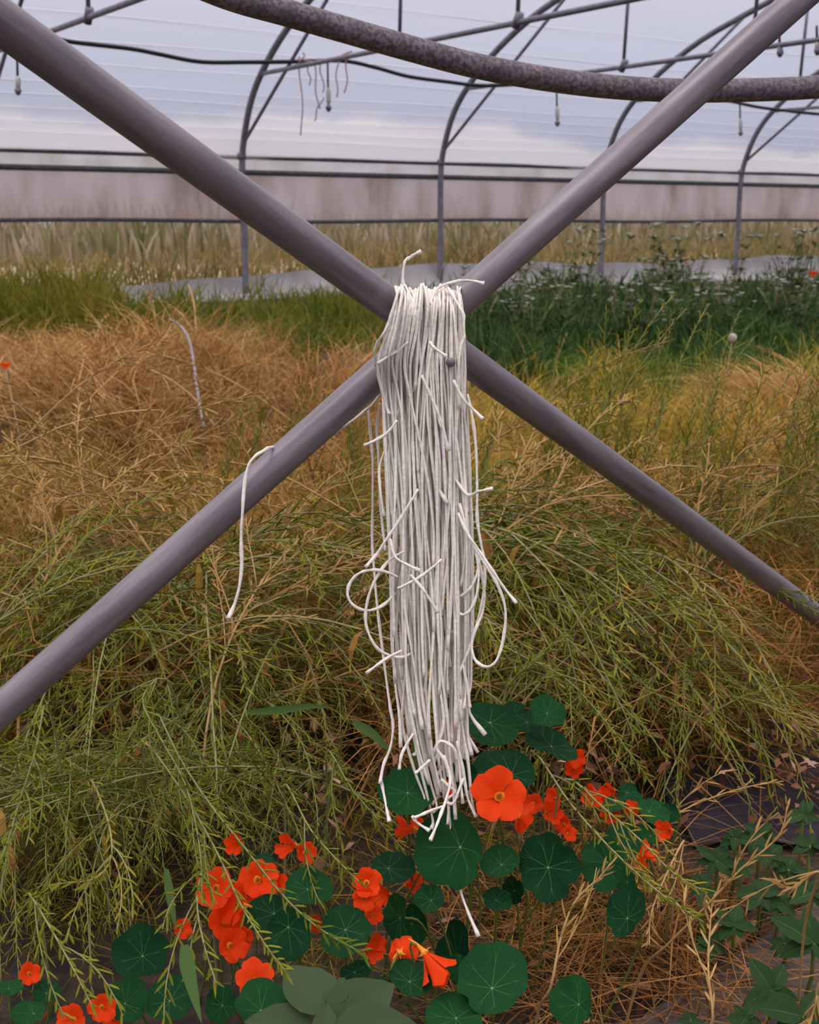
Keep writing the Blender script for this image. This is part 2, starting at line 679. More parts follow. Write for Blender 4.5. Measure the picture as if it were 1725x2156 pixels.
# irrigation hose looping under the tie bars
hose_px = [(40, 60, 11.5), (130, 85, 11.7), (270, 102, 11.8), (330, 113, 11.9), (420, 130, 12.1), (520, 131, 12.3), (620, 130, 12.6), (720, 128, 12.9), (790, 142, 13.1), (860, 161, 13.3), (940, 172, 13.5), (1010, 180, 13.7), (1080, 178, 13.9), (1180, 168, 14.1), (1300, 176, 14.5), (1450, 207, 15.0), (1530, 212, 15.2), (1600, 226, 15.4), (1700, 238, 15.8), (1800, 246, 16.1), (1900, 255, 16.5)]
hose_pts = [on_u(float(q[0]), float(q[1]), 1.15) for q in spline(hose_px, 90)]
hs = MB().tube(hose_pts, 0.019, 8).build('irrigation_hose', M['black'])
tag(hs, 'black irrigation hose sagging from bar to bar under the sheet roof', 'hose')


def sprinkler(x, y0, y1, Y, label):
    root = empty('hanging_sprinkler', at(x, y0, Y))
    tag(root, label, 'sprinkler', 'sprinklers hanging from the roof')
    inv = -root.location
    L_ = y1 - y0
    a = [at(x, y0 - 6, Y) + inv, at(x + 1, y0 + .55 * L_, Y) + inv]
    MB().tube(a, 0.010, 6).build('drop_tube', M['black'], root)
    MB().tube([at(x + 1, y0 + .52 * L_, Y) + inv, at(x + 2, y0 + .58 * L_, Y) + inv, at(x + 2, y0 + .80 * L_, Y) + inv, at(x + 2, y0 + .85 * L_, Y) + inv], [0.012, 0.022, 0.022, 0.01], 8).build('weight', M['white_plastic'], root)
    c = at(x + 2, y0 + .93 * L_, Y) + inv
    MB().tube([c + Vector((0, 0, .035)), c + Vector((0, 0, .02)), c, c - Vector((0, 0, .03))], [0.008, 0.026, 0.03, 0.012], 8).build('nozzle', M['hoop'], root)


sprinkler(36, 120, 198, on_u(36, 160, 1.15).y, 'small sprinkler dangling behind the thick pipe at the upper left edge')
sprinkler(690, 130, 236, on_u(690, 180, 1.15).y, 'sprinkler with white weight hanging under the hose left of the cords')
sprinkler(1172, 180, 266, on_u(1172, 220, 1.15).y, 'pale sprinkler hanging below the dark bent pipe right of the cords')
sprinkler(1558, 212, 286, on_u(1558, 250, 1.15).y, 'small sprinkler hanging under the hose by the right edge hoop')
sprinkler(1641, 62, 116, on_w(1641, 112, .42).y, 'little sprinkler fixed on the tie bar right of the rising pipe')
sprinkler(1720, 60, 112, on_w(1720, 108, .42).y, 'little sprinkler on the tie bar at the upper right picture edge')

wsp = empty('withered_vine', at(700, 125, 11.9))
tag(wsp, 'withered brown vine wisps dangling from the tie bar left of the cords', 'dry vine')
M['wisp'] = plain_mat('dry_vine', (0.42, 0.25, 0.20), 0.8)
for x0, ya, yb, dx in ((632, 118, 285, 4), (640, 110, 132, -4), (660, 130, 230, 12), (675, 130, 195, 6), (712, 126, 205, -4), (732, 118, 196, -5), (650, 135, 180, 2), (680, 205, 255, -20)):
    pts = [at(x0 + dx * q + 3 * math.sin(q * 7 + x0), ya + (yb - ya) * q, 11.9) - wsp.location for q in np.linspace(0, 1, 9)]
    MB().tube(pts, 0.006, 4).build('wisp', M['wisp'], wsp)
pts = [at(x, y, 11.88) - wsp.location for x, y in ((640, 128), (655, 130), (680, 132), (700, 125), (730, 112), (742, 108))]
MB().tube(pts, 0.008, 4).build('wisp', M['wisp'], wsp)

# ------------------------------------------------------------------ the crossing pipes
DIA = 0.044


def zc_w(wd):
    return F_PX * DIA / wd


def pipe(name, a, b, ext, mat, label, cat='pipe'):
    d = (b - a).normalized()
    a, b = a - d * ext[0], b + d * ext[1]
    L_ = (b - a).length
    n = 60
    mb = MB()
    pts = [(0, 0, L_ * i / n) for i in range(n + 1)]
    mb.tube(pts, DIA / 2, 40, cap=False)
    mb.tube(pts, DIA / 2 - 0.003, 40, cap=False)
    me = mb.mesh(name, mat)
    o = link(name, me)
    o.location = a
    o.rotation_euler = d.to_track_quat('Z', 'Y').to_euler()
    return tag(o, label, cat)


A0, A1 = atd(0, 44, zc_w(97)), atd(1725, 1298, zc_w(43.6))
B0, B1 = atd(0, 1496, zc_w(70.5)), atd(1628, 47, zc_w(64.9))
pa = pipe('brace_pipe', A0, A1, (0.5, 0.35), M['pipe'], 'grey galvanised pipe sloping from upper left down to the right edge')
pb = pipe('brace_pipe', B0, B1, (0.4, 0.6), M['pipe'], 'grey galvanised pipe rising from lower left to the upper right corner')
cl = [(300, -85, 2.28), (470, -12, 2.32), (600, 26, 2.36), (700, 55, 2.40), (860, 101, 2.46), (1000, 138, 2.52), (1150, 166, 2.58), (1300, 184, 2.63), (1450, 191, 2.67), (1600, 189, 2.70), (1725, 183, 2.72), (1900, 168, 2.75), (2050, 150, 2.78)]
mb = MB()
pts = [at(*map(float, q)) for q in spline(cl, 80)]
mb.tube(pts, 0.0235, 32, cap=False)
tag(mb.build('bent_hoop_pipe', M['old_pipe']), 'dark blotched bent pipe curving across the top of the picture', 'pipe')
# bolt through the crossing
bc = atd(949, 763, 1.60)
tv = (CO - bc).normalized()
bolt = MB().tube([bc - tv * 0.06, bc + tv * 0.030, bc + tv * 0.032], [0.0062, 0.0062, 0.0052], 16)
bo = bolt.build('bolt', M['pipe'], pa)
bo.matrix_parent_inverse = (Matrix.Translation(pa.location) @ pa.rotation_euler.to_matrix().to_4x4()).inverted()
tag(bo, 'round bolt end sticking out between the cords')

# ------------------------------------------------------------------ hanging cords
cords = empty('string_bundle', atd(892, 610, 1.66))
tag(cords, 'thick bundle of white cords hung over the crossing of the grey pipes', 'string bundle')
CI = -cords.location


def pipe_a_front(x):
    return zc_w(97 - 53.4 * x / 1725) - DIA / 2


def strand_pts(path, n):
    """path of (x, y, zc) photograph points to 3D"""
    return [atd(*map(float, q)) for q in spline(path, n)]


def strand(path, n=44, r=0.0023, parent=cords, name='strand', flare=True):
    pts = strand_pts(path, n)
    inv = -parent.location if parent else Vector()
    rr = [r * (1 + 0.10 * math.sin(i * 1.3 + path[0][0])) for i in range(n)]
    if flare:
        rr[-1] *= 1.35
        rr[-2] *= 1.25
        rr[-3] *= 1.08
    mb = MB()
    mb.tube([q + inv for q in pts], rr, 6, flat=0.72, twist=0.22)
    return mb.build(name, M['cord'], parent)


yk = [600, 640, 700, 760, 900, 1150, 1300, 1420, 1500, 1600, 1700, 1770]
ck = [903, 903, 898, 892, 897, 908, 910, 911, 915, 925, 945, 950]
hk = [66, 68, 76, 84, 84, 84, 82, 78, 74, 58, 44, 34]


def env(y):
    return float(np.interp(y, yk, ck)), float(np.interp(y, yk, hk))


def front_z(x, y, layer):
    z = 1.632 - 0.040 * layer
    if y < 790:
        lim = pipe_a_front(x) - 0.005 - 0.022 * layer
        k = min(1, max(0, (790 - y) / 60))
        z = min(z, lim * k + z * (1 - k)) if lim < z else z
    return z


NF = 108
for i in range(NF):
    layer = random.random()
    s0 = -1 + 2 * (i + random.gauss(.5, 3.0)) / NF
    s0 = max(-1, min(1, s0))
    u = random.random()
    if u < 0.18:
        ye = random.uniform(860, 1330)
    elif u < 0.62:
        ye = random.uniform(1330, 1600)
    else:
        ye = random.uniform(1540, 1745)
    a1, a2 = random.gauss(0, .19), random.gauss(0, .07)
    p1, p2 = random.uniform(0, 6.3), random.uniform(0, 6.3)
    f1, f2 = random.uniform(.002, .006), random.uniform(.008, .016)
    drift = random.gauss(0, .22)
    yt = 596 + 12 * abs(math.sin(s0 * 5 + 1)) + random.uniform(0, 16)
    path = []
    c0, h0 = env(yt)
    # behind, over the top of the pipes, then down in front
    path.append((c0 + h0 * s0 + random.gauss(0, 6), yt + 70, 1.76 + .02 * layer))
    path.append((c0 + h0 * s0, yt + 12, 1.72))
    path.append((c0 + h0 * s0, yt, 1.665))
    y = yt + 26
    while y < ye:
        k = min(1, .35 + (y - 600) / 300)
        s = s0 + k * (a1 * math.sin(y * f1 + p1) + a2 * math.sin(y * f2 + p2)) + drift * (y - 600) / 1100
        s = max(-1.03, min(1.03, s))
        c, h = env(y)
        x = c + h * s
        path.append((x, y, front_z(x, y, layer) + 0.006 * math.sin(y * .013 + p2)))
        y += random.uniform(50, 70)
    c, h = env(ye)
    if random.random() < .35:
        path.append((path[-1][0] + random.gauss(0, 16), ye, path[-1][2] - random.uniform(0, .01)))
    strand(path, n=max(20, int((ye - 560) / 17)))
for i in range(46):                      # the tails that hang down behind
    s0 = random.uniform(-1, 1)
    layer = random.random()
    ye = random.uniform(1150, 1720)
    a1, p1, f1 = random.gauss(0, .22), random.uniform(0, 6.3), random.uniform(.003, .008)
    path = [(env(612)[0] + env(612)[1] * s0, 612, 1.72), (env(640)[0] + env(640)[1] * s0 * .9, 650, 1.752)]
    y = 700
    while y < ye:
        c, h = env(y)
        s = max(-1.05, min(1.05, s0 + a1 * math.sin(y * f1 + p1) * min(1, (y - 600) / 300)))
        zz = 1.765 + .03 * layer
        if y > 880:
            zz -= min(.10, (y - 880) * .0004)
        path.append((c + h * s, y, zz))
        y += 70
    strand(path, n=max(16, int((ye - 600) / 26)))
# cords that stray out of the bundle, one by one
Zf = 1.575
special = [
    [(872, 640, 1.60), (856, 606, 1.625), (849, 596, 1.63), (849, 575, 1.63), (853, 550, 1.63), (862, 543, 1.63), (874, 535, 1.63), (887, 528, 1.63)],
    [(905, 640, 1.60), (918, 612, 1.615), (935, 600, 1.62), (955, 594, 1.63), (975, 591, 1.64), (998, 592, 1.645), (1020, 597, 1.645)],
    [(940, 600, 1.63), (955, 625, 1.60), (967, 645, 1.59), (976, 662, 1.585), (977, 690, 1.585), (978, 712, 1.585), (970, 732, 1.585), (964, 800, 1.585), (968, 860, 1.59)],
    [(833, 603, 1.57), (836, 622, 1.555), (828, 650, 1.55), (818, 680, 1.55), (806, 705, 1.55), (795, 722, 1.56), (789, 740, 1.57), (793, 770, 1.59)],
    [(842, 604, 1.57), (824, 660, 1.55), (812, 710, 1.555), (800, 745, 1.565), (796, 775, 1.57), (800, 805, 1.58), (812, 850, 1.59), (820, 872, 1.59)],
    [(860, 720, 1.57), (842, 735, 1.57), (822, 748, 1.565), (795, 766, 1.56)],
    [(905, 720, 1.57), (915, 733, 1.565), (928, 742, 1.56), (940, 750, 1.56)],
    [(888, 790, 1.57), (910, 840, 1.57), (930, 890, 1.57), (945, 950, 1.575)],
    [(955, 800, 1.57), (975, 840, 1.57), (995, 860, 1.57), (1017, 882, 1.565)],
    [(836, 885, 1.58), (815, 912, 1.575), (790, 927, 1.57), (767, 938, 1.565)],
    [(985, 830, 1.60), (995, 880, 1.60), (1002, 940, 1.60), (1005, 1020, 1.60), (1005, 1090, 1.60), (1012, 1140, 1.60), (1020, 1180, 1.60), (1020, 1235, 1.60), (1010, 1290, 1.60), (996, 1345, 1.60), (978, 1390, 1.60), (962, 1430, 1.60)],
    [(775, 860, 1.75), (780, 910, 1.76), (785, 970, 1.76), (785, 1060, 1.75), (784, 1140, 1.74), (788, 1200, 1.72), (795, 1280, 1.70), (806, 1370, 1.69), (815, 1440, 1.68), (822, 1490, 1.66), (828, 1530, 1.65), (822, 1575, 1.64), (808, 1610, 1.63), (800, 1650, 1.62)],
    [(800, 850, 1.74), (794, 900, 1.75), (797, 960, 1.75), (800, 1040, 1.74), (806, 1110, 1.73), (812, 1160, 1.71)],
    [(818, 930, 1.64), (803, 970, 1.63), (799, 1000, 1.62), (802, 1040, 1.61), (809, 1087, 1.61)],
    [(960, 1010, 1.60), (985, 1042, 1.59), (1010, 1034, 1.58), (1038, 1028, 1.575)],
    [(880, 1030, 1.575), (862, 1062, 1.57), (838, 1100, 1.57), (812, 1138, 1.57), (795, 1165, 1.57), (770, 1194, 1.565)],
    [(838, 1215, 1.58), (812, 1204, 1.575), (782, 1200, 1.57), (755, 1208, 1.57), (737, 1228, 1.57), (732, 1252, 1.57), (742, 1272, 1.57), (762, 1284, 1.575), (785, 1284, 1.58), (810, 1272, 1.59), (832, 1250, 1.60)],
    [(852, 1160, 1.58), (820, 1180, 1.58), (795, 1212, 1.575), (778, 1250, 1.575), (770, 1290, 1.575), (772, 1320, 1.575), (784, 1350, 1.575), (800, 1370, 1.58), (822, 1380, 1.585), (845, 1384, 1.59), (868, 1376, 1.60)],
    [(846, 1370, 1.58), (822, 1382, 1.575), (800, 1396, 1.57), (771, 1418, 1.565)],
    [(965, 1080, 1.59), (985, 1125, 1.58), (1010, 1160, 1.575), (1035, 1198, 1.57), (1062, 1238, 1.57), (1088, 1270, 1.565)],
    [(968, 1060, 1.60), (990, 1135, 1.59), (1016, 1180, 1.585), (1042, 1220, 1.58), (1060, 1262, 1.575), (1065, 1298, 1.575), (1060, 1345, 1.575), (1048, 1386, 1.575), (1032, 1403, 1.575), (1014, 1401, 1.58), (998, 1384, 1.585), (994, 1352, 1.59), (1003, 1322, 1.59), (1016, 1290, 1.60), (1020, 1250, 1.60), (1012, 1195, 1.60), (1002, 1150, 1.61)],
    [(1000, 1150, 1.60), (1008, 1200, 1.59), (1005, 1248, 1.585), (992, 1282, 1.585), (975, 1294, 1.59), (962, 1284, 1.60), (955, 1262, 1.61)],
    [(1010, 1165, 1.60), (1004, 1210, 1.59), (990, 1240, 1.59), (970, 1255, 1.60), (955, 1258, 1.61)],
    [(930, 1178, 1.565), (905, 1200, 1.56), (880, 1217, 1.56), (838, 1240, 1.56)],
    [(822, 1135, 1.57), (832, 1172, 1.565), (860, 1190, 1.56), (885, 1202, 1.56)],
    [(865, 1210, 1.56), (890, 1240, 1.555), (905, 1262, 1.555), (922, 1290, 1.56)],
    [(870, 1545, 1.59), (855, 1570, 1.585), (845, 1592, 1.58), (841, 1620, 1.58)],
    [(905, 1600, 1.58), (890, 1615, 1.57), (875, 1628, 1.57)],
    [(948, 1640, 1.585), (935, 1600, 1.58), (920, 1575, 1.58), (930, 1560, 1.58), (955, 1575, 1.58), (962, 1600, 1.585)],
    [(930, 1640, 1.60), (945, 1655, 1.585), (958, 1668, 1.585), (940, 1685, 1.585), (955, 1690, 1.585), (975, 1640, 1.60)],
    [(935, 1590, 1.58), (948, 1640, 1.575), (940, 1682, 1.56), (928, 1715, 1.535), (918, 1742, 1.51), (907, 1768, 1.475)],
    [(935, 1697, 1.58), (905, 1708, 1.57), (872, 1722, 1.56)],
    [(868, 1718, 1.57), (880, 1733, 1.565), (905, 1749, 1.56)],
    [(962, 1560, 1.60), (975, 1620, 1.60), (985, 1680, 1.60), (1003, 1720, 1.60)],
    [(968, 1500, 1.61), (985, 1600, 1.61), (992, 1670, 1.61), (998, 1712, 1.61)],
    [(975, 1400, 1.60), (985, 1450, 1.60), (990, 1490, 1.60)],
    [(945, 1700, 1.62), (955, 1790, 1.62), (968, 1868, 1.60), (985, 1918, 1.585), (1008, 1972, 1.57)],
    [(802, 1640, 1.63), (812, 1690, 1.61), (820, 1730, 1.59)],
    [(745, 884, 1.735), (765, 868, 1.735), (790, 845, 1.735), (815, 800, 1.73)],
]
for pth in special:
    strand(pth, n=max(18, len(pth) * 5))
# the one cord carried along to the lower-left pipe
lc = empty('loose_cord', atd(560, 950, 1.6))
tag(lc, 'single white cord looped over the lower left pipe and hanging down', 'cord')
strand([(745, 884, 1.735), (722, 900, 1.735), (680, 925, 1.73), (620, 945, 1.71), (575, 942, 1.66), (556, 949, 1.635), (536, 962, 1.622), (522, 985, 1.618), (514, 1030, 1.612), (511, 1075, 1.608), (508, 1130, 1.61), (509, 1190, 1.61), (504, 1235, 1.61), (494, 1272, 1.61), (481, 1302, 1.60)], 70, 0.0027, lc, 'cord_length')
#@@PLANTS
# ------------------------------------------------------------------ plants: shared builders
def fast_mesh(name, verts, faces_by_size, mat, smooth=False):
    """verts (N,3); faces_by_size: list of int arrays (M,k)."""
    me = bpy.data.meshes.new(name)
    me.vertices.add(len(verts))
    me.vertices.foreach_set('co', np.asarray(verts, np.float32).ravel())
    loops = np.concatenate([f.ravel() for f in faces_by_size]).astype(np.int32)
    starts, s = [], 0
    for f in faces_by_size:
        starts.append(s + np.arange(len(f)) * f.shape[1])
        s += f.size
    starts = np.concatenate(starts).astype(np.int32)
    me.loops.add(len(loops))
    me.loops.foreach_set('vertex_index', loops)
    me.polygons.add(len(starts))
    me.polygons.foreach_set('loop_start', starts)
    if smooth:
        me.polygons.foreach_set('use_smooth', np.ones(len(starts), bool))
    me.materials.append(mat)
    me.update(calc_edges=True)
    return me


def blades(name, base, h, wd, head, lean, mat, label=None, cat=None, rise=1.0, parent=None, wave=0.0):
    """Grass-like blades. base (N,3); lean: how far over the tip goes (fraction of h)."""
    n = len(base)
    h, wd, head, lean = [np.broadcast_to(np.asarray(q, float), (n,)) for q in (h, wd, head, lean)]
    d = np.stack([np.cos(head), np.sin(head), np.zeros(n)], 1)
    fa = rng.uniform(0, 2 * np.pi, n)
    s = np.stack([np.cos(fa), np.sin(fa), np.zeros(n)], 1)
    rows = []
    wv = rng.normal(0, 1, (n, 1)) * wave
    for q, ww in ((0, .7), (.33, 1), (.68, .75)):
        up = h * rise * (q - .45 * np.minimum(lean, 1.6) * q * q)
        c = base + d * (h * lean * q * q)[:, None] + np.stack([0 * up, 0 * up, up], 1) + s * (wv * h[:, None] * math.sin(q * 4))
        rows += [c - s * (wd * ww * .5)[:, None], c + s * (wd * ww * .5)[:, None]]
    up = h * rise * (1 - .45 * np.minimum(lean, 1.6))
    rows.append(base + d * (h * lean)[:, None] + np.stack([0 * up, 0 * up, up], 1))
    v = np.stack(rows, 1).reshape(-1, 3)
    o = (np.arange(n) * 7)[:, None]
    quads = np.concatenate([o + [0, 1, 3, 2], o + [2, 3, 5, 4]], 1).reshape(-1, 4)
    tris = (o + [4, 5, 6]).reshape(-1, 3)
    ob = link(name, fast_mesh(name, v, [quads, tris], mat), parent)
    return tag(ob, label, cat, kind='stuff') if label else ob


def px_bases(n, x0, x1, y0, y1, bias=1.0):
    """Ground points under a patch of the photograph."""
    xs_ = rng.uniform(x0, x1, n) + rng.normal(0, 28, n)
    ys_ = y0 + (y1 - y0) * rng.uniform(0, 1, n) ** bias
    amp = (y1 - y0) * .16
    k1, k2 = rng.uniform(0, 6.28, 2)
    ys_ = ys_ + amp * (np.sin(xs_ * .013 + k1) + .7 * np.sin(xs_ * .031 + k2)) + rng.normal(0, amp * .5, n)
    grid = np.linspace(y0 - 3 * amp, y1 + 3 * amp, 120)
    Yg = np.array([ground_y(862.5, q) for q in grid])
    Y = np.interp(ys_, grid, Yg)
    rz = np.array([ray(862.5, q).y for q in grid])
    s = Y / np.interp(ys_, grid, rz)
    t = np.clip((Y - 3) / 10, 0, 1)
    z = .36 * t * t * (3 - 2 * t)
    b_ = np.stack([(xs_ - 862.5) / F_PX * s, Y, z], 1)
    inside = (b_ - np.array(P0)) @ np.array(WN) > .8
    return b_[inside]


# ------------------------------------------------------------------ distant growth, outside and along the wall
M['out_grass'] = plant_mat('outside_grass', [(0, (0.075, 0.095, 0.022)), (0.4, (0.18, 0.15, 0.06)), (0.75, (0.28, 0.18, 0.085)), (1, (0.34, 0.25, 0.19))], 'island', 0.8, 0.2, 1.1, 1.2)
M['out_ground'] = plain_mat('pale_outside_ground', (0.42, 0.33, 0.27), 0.9, (0.30, 0.25, 0.16), 0.6)
mb = MB()
vs = []
for w in np.linspace(-40, 60, 40):
    for u in (-0.6, -3, -8, -20, -60):
        vs.append(wp(w, u, .40 + 0.02 * math.sin(w * 2 + u)))
fs = [(i * 5 + r, i * 5 + r + 1, i * 5 + r + 6, i * 5 + r + 5) for i in range(39) for r in range(4)]
mb.add(vs, fs)
tag(mb.build('ground_outside', M['out_ground']), 'pale open ground outside the tunnel wall', 'ground', kind='structure')
n = 15000
w_ = rng.uniform(-9, 14, n)
u_ = -0.5 - 16 * rng.uniform(0, 1, n) ** 1.7
base = np.array(P0)[None] + w_[:, None] * np.array(WD)[None] + u_[:, None] * np.array(WN)[None]
base[:, 2] = .38
hh = rng.uniform(.15, .55, n) * (1 + .5 * np.sin(w_ * 1.3) * np.sin(w_ * .47 + 1))
blades('outside_grass', base, hh, .02, rng.uniform(0, 6.28, n), rng.uniform(.05, .8, n), M['out_grass'], 'pale dry grass growing outside below the rolled curtain', 'grass')

M['out_bank'] = plant_mat('outside_bank', [(0, (0.10, 0.115, 0.035)), (0.4, (0.20, 0.175, 0.10)), (0.7, (0.31, 0.25, 0.19)), (1, (0.42, 0.34, 0.32))], 'island', 0.8, 0.2, 1.2, .8)
n = 12000
w_ = rng.uniform(-14, 34, n)
u_ = rng.uniform(-22, -7, n)
base = np.array(P0)[None] + w_[:, None] * np.array(WD)[None] + u_[:, None] * np.array(WN)[None]
base[:, 2] = .38
hh = rng.uniform(.45, 1.05, n) * (1 + .3 * np.sin(w_ * .9) * np.sin(w_ * .37 + 1))
blades('outside_bank', base, hh, .07, rng.uniform(0, 6.28, n), rng.uniform(.05, .4, n), M['out_bank'], 'hazy beige bank of tall weeds outside beyond the curtain', 'weeds')

M['bush'] = plant_mat('yellow_green_herb', [(0, (0.045, 0.065, 0.008)), (0.4, (0.14, 0.145, 0.014)), (0.8, (0.27, 0.23, 0.028)), (1, (0.38, 0.20, 0.045))], 'island', 0.6, 0.3, 1.0, 2.0)
M['green'] = plant_mat('green_grass', [(0, (0.045, 0.085, 0.012)), (0.45, (0.13, 0.165, 0.02)), (0.8, (0.26, 0.23, 0.035)), (1, (0.42, 0.28, 0.07))], 'island', 0.6, 0.3, 1.0, 2.0)
M['deep'] = plant_mat('dark_weed', [(0, (0.022, 0.055, 0.018)), (0.5, (0.05, 0.10, 0.025)), (0.85, (0.10, 0.16, 0.04)), (1, (0.2, 0.2, 0.06))], 'island', 0.5, 0.25, 1.0, 2.0)
M['lush'] = plant_mat('lush_grass', [(0, (0.03, 0.10, 0.015)), (0.5, (0.07, 0.18, 0.03)), (1, (0.16, 0.27, 0.05))], 'island', 0.5, 0.3, 1.0, 2.0)
M['straw'] = plant_mat('straw', [(0, (0.14, 0.065, 0.018)), (0.3, (0.36, 0.175, 0.05)), (0.65, (0.58, 0.33, 0.12)), (0.9, (0.76, 0.52, 0.26)), (1, (0.25, 0.24, 0.04))], 'island', 0.75, 0.25, 1.0, 3.2)
M['gold'] = plant_mat('gold_green_stems', [(0, (0.15, 0.17, 0.014)), (0.3, (0.36, 0.30, 0.03)), (0.65, (0.60, 0.36, 0.07)), (1, (0.78, 0.50, 0.17))], 'island', 0.7, 0.25, 1.0, 3.2)
M['brown'] = plant_mat('dead_straw', [(0, (0.08, 0.032, 0.010)), (0.4, (0.25, 0.11, 0.03)), (0.75, (0.46, 0.215, 0.065)), (1, (0.58, 0.34, 0.14))], 'island', 0.8, 0.2, .8, 5)
M['olive'] = plant_mat('olive_stems', [(0, (0.075, 0.095, 0.010)), (0.4, (0.18, 0.17, 0.016)), (0.7, (0.34, 0.21, 0.03)), (1, (0.46, 0.22, 0.05))], 'island', 0.65, 0.25, 1.0, 3.2)


def patch(name, n, x0, x1, y0, y1, h0, h1, wd, mat, label, lean=(.1, .7), head=None, bias=1.0, lump=0.0, wave=.03, pile=0.0, mound=None):
    b_ = px_bases(n, x0, x1, y0, y1, bias)
    # clumps with gaps between
    cl_ = np.sin(b_[:, 0] * 5.3 + 1.7 * np.sin(b_[:, 1] * 3.1)) * np.sin(b_[:, 1] * 4.1 + 1.3 * np.sin(b_[:, 0] * 4.3))
    b_ = b_[cl_ + rng.uniform(-1, 1, len(b_)) * 1.1 > -.45]
    n = len(b_)
    b_[:, 2] += pile * rng.uniform(0, 1, n) ** 1.5
    if mound:
        mx_, my_, mr, mh = mound
        q_ = ((b_[:, 0] - mx_) ** 2 + ((b_[:, 1] - my_) * .7) ** 2) / mr ** 2
        b_[:, 2] += mh * np.exp(-q_) * rng.uniform(.1, 1, n)
    h = rng.uniform(h0, h1, n)
    if lump:
        h = h * (1 + lump * np.sin(b_[:, 0] * 3.1 + b_[:, 1] * 1.3) * np.sin(b_[:, 0] * 1.3 - b_[:, 1] * 2.1 + 1))
    hd = rng.uniform(0, 6.28, n) if head is None else rng.normal(head[0], head[1], n)
    blades(name, b_, h, wd * rng.uniform(.6, 1.4, n), hd, rng.uniform(*lean, n), mat, label, 'grass', wave=wave)


patch('feathery_weeds', 11000, -60, 225, 610, 740, .20, .52, .011, M['bush'], 'feathery yellow-green weeds by the skirt at the left edge', lump=.5, wave=.08)
patch('short_grass', 13000, 180, 960, 632, 770, .08, .26, .010, M['green'], 'short green grass in front of the plastic skirt behind the cords', lump=.8, wave=.08)
patch('dark_weeds', 14000, 930, 1790, 600, 800, .10, .32, .016, M['deep'], 'dark green weeds with white flowers on the far right side', lump=.6, wave=.12)  # dark green is the leaf colour of these weeds
patch('lush_grass', 9000, 1180, 1790, 740, 900, .08, .26, .008, M['lush'], 'bright lush grass behind the golden stems on the right', lump=.6, wave=.05)
mp_ = ground_pt(215, 930)
patch('straw_heap', 17000, -80, 480, 800, 1000, .12, .40, .0055, M['straw'], 'heap of brown dry straw left of the crossing pipes', lean=(.5, 1.8), lump=.6, wave=.14, mound=(mp_.x, mp_.y, 1.1, .38))
mp_ = ground_pt(700, 930)
patch('dry_stems', 9000, 420, 900, 780, 1060, .12, .36, .0055, M['straw'], 'tan dry stems behind the cords above the lower pipe', lean=(.3, 1.6), lump=.5, wave=.12, mound=(mp_.x, mp_.y, .5, .34))
patch('yellowing_grass', 8000, -80, 640, 980, 1180, .06, .24, .005, M['gold'], 'yellowing grass under the straw heap at the left edge', lean=(.3, 1.6), lump=.6, wave=.12, pile=.05)
patch('golden_stems', 20000, 930, 1800, 860, 1140, .10, .36, .0045, M['gold'], 'golden tangled stems on the right behind the descending pipe', lean=(.3, 1.8), lump=.6, wave=.14, pile=.12)
mp_ = ground_pt(1690, 960)
patch('bent_straw', 3000, 1540, 1800, 900, 1010, .16, .42, .006, M['straw'], 'tan straw bent over at the right edge above the pipe', lean=(.8, 1.9), wave=.1, head=(2.6, .6), mound=(mp_.x, mp_.y, .5, .3))
patch('tangled_stems', 10000, -80, 1800, 1110, 1560, .08, .34, .0034, M['olive'], 'olive tangled thin stems covering the bed behind the pipes', lean=(.4, 1.8), lump=.5, wave=.16, pile=.16)
patch('understory_straw', 15000, -80, 1800, 1090, 1620, .06, .30, .0042, M['brown'], 'brown dead straw lying under the green stalks', lean=(.8, 2.2), wave=.18, pile=.24)
patch('low_stems', 3600, -60, 1300, 1560, 1990, .04, .14, .0028, M['olive'], 'thin olive stems close to the soil around the nasturtiums', lean=(.4, 1.8), wave=.16)
patch('straw_litter', 1250, 930, 1540, 1870, 2200, .05, .18, .0027, M['brown'], 'brown dry straw tangled on the soil at the bottom centre', lean=(1.4, 2.6), wave=.22, pile=.04)

# fallen leaves
M['litter'] = plant_mat('fallen_leaf', [(0, (0.05, 0.024, 0.014)), (0.5, (0.17, 0.075, 0.04)), (0.8, (0.34, 0.17, 0.10)), (1, (0.52, 0.34, 0.24))], 'island', 0.85, 0.15)
n = 5200
b_ = np.concatenate([px_bases(3000, -60, 1800, 1080, 1700), px_bases(420, 900, 1800, 1600, 2200), px_bases(800, -60, 420, 1090, 1240)])
n = len(b_)
ang = rng.uniform(0, 6.28, n)
Lf = rng.uniform(.014, .038, n)
tl = rng.normal(0, .45, n)
d = np.stack([np.cos(ang) * np.cos(tl), np.sin(ang) * np.cos(tl), np.sin(tl)], 1)
s = np.stack([-np.sin(ang), np.cos(ang), rng.normal(0, .4, n)], 1)
c = b_ + np.array([0, 0, .014]) + np.stack([0 * ang, 0 * ang, rng.uniform(0, .16, n) * (b_[:, 1] > 1.95)], 1)
upv = np.array([0, 0, 1.0])
rows = [c - d * Lf[:, None] * .5, c - s * (Lf * .25)[:, None] + upv * .006, c + s * (Lf * .25)[:, None] + upv * .006, c + d * Lf[:, None] * .5 + upv * (Lf * .25)[:, None]]
v = np.stack(rows, 1).reshape(-1, 3)
o = (np.arange(n) * 4)[:, None]
tris = np.concatenate([o + [0, 1, 2], o + [1, 3, 2]], 1).reshape(-1, 3)
tag(link('fallen_leaves', fast_mesh('fallen_leaves', v, [tris], M['litter'])), 'curled brown dead leaves scattered over the soil', 'dead leaves', kind='stuff')


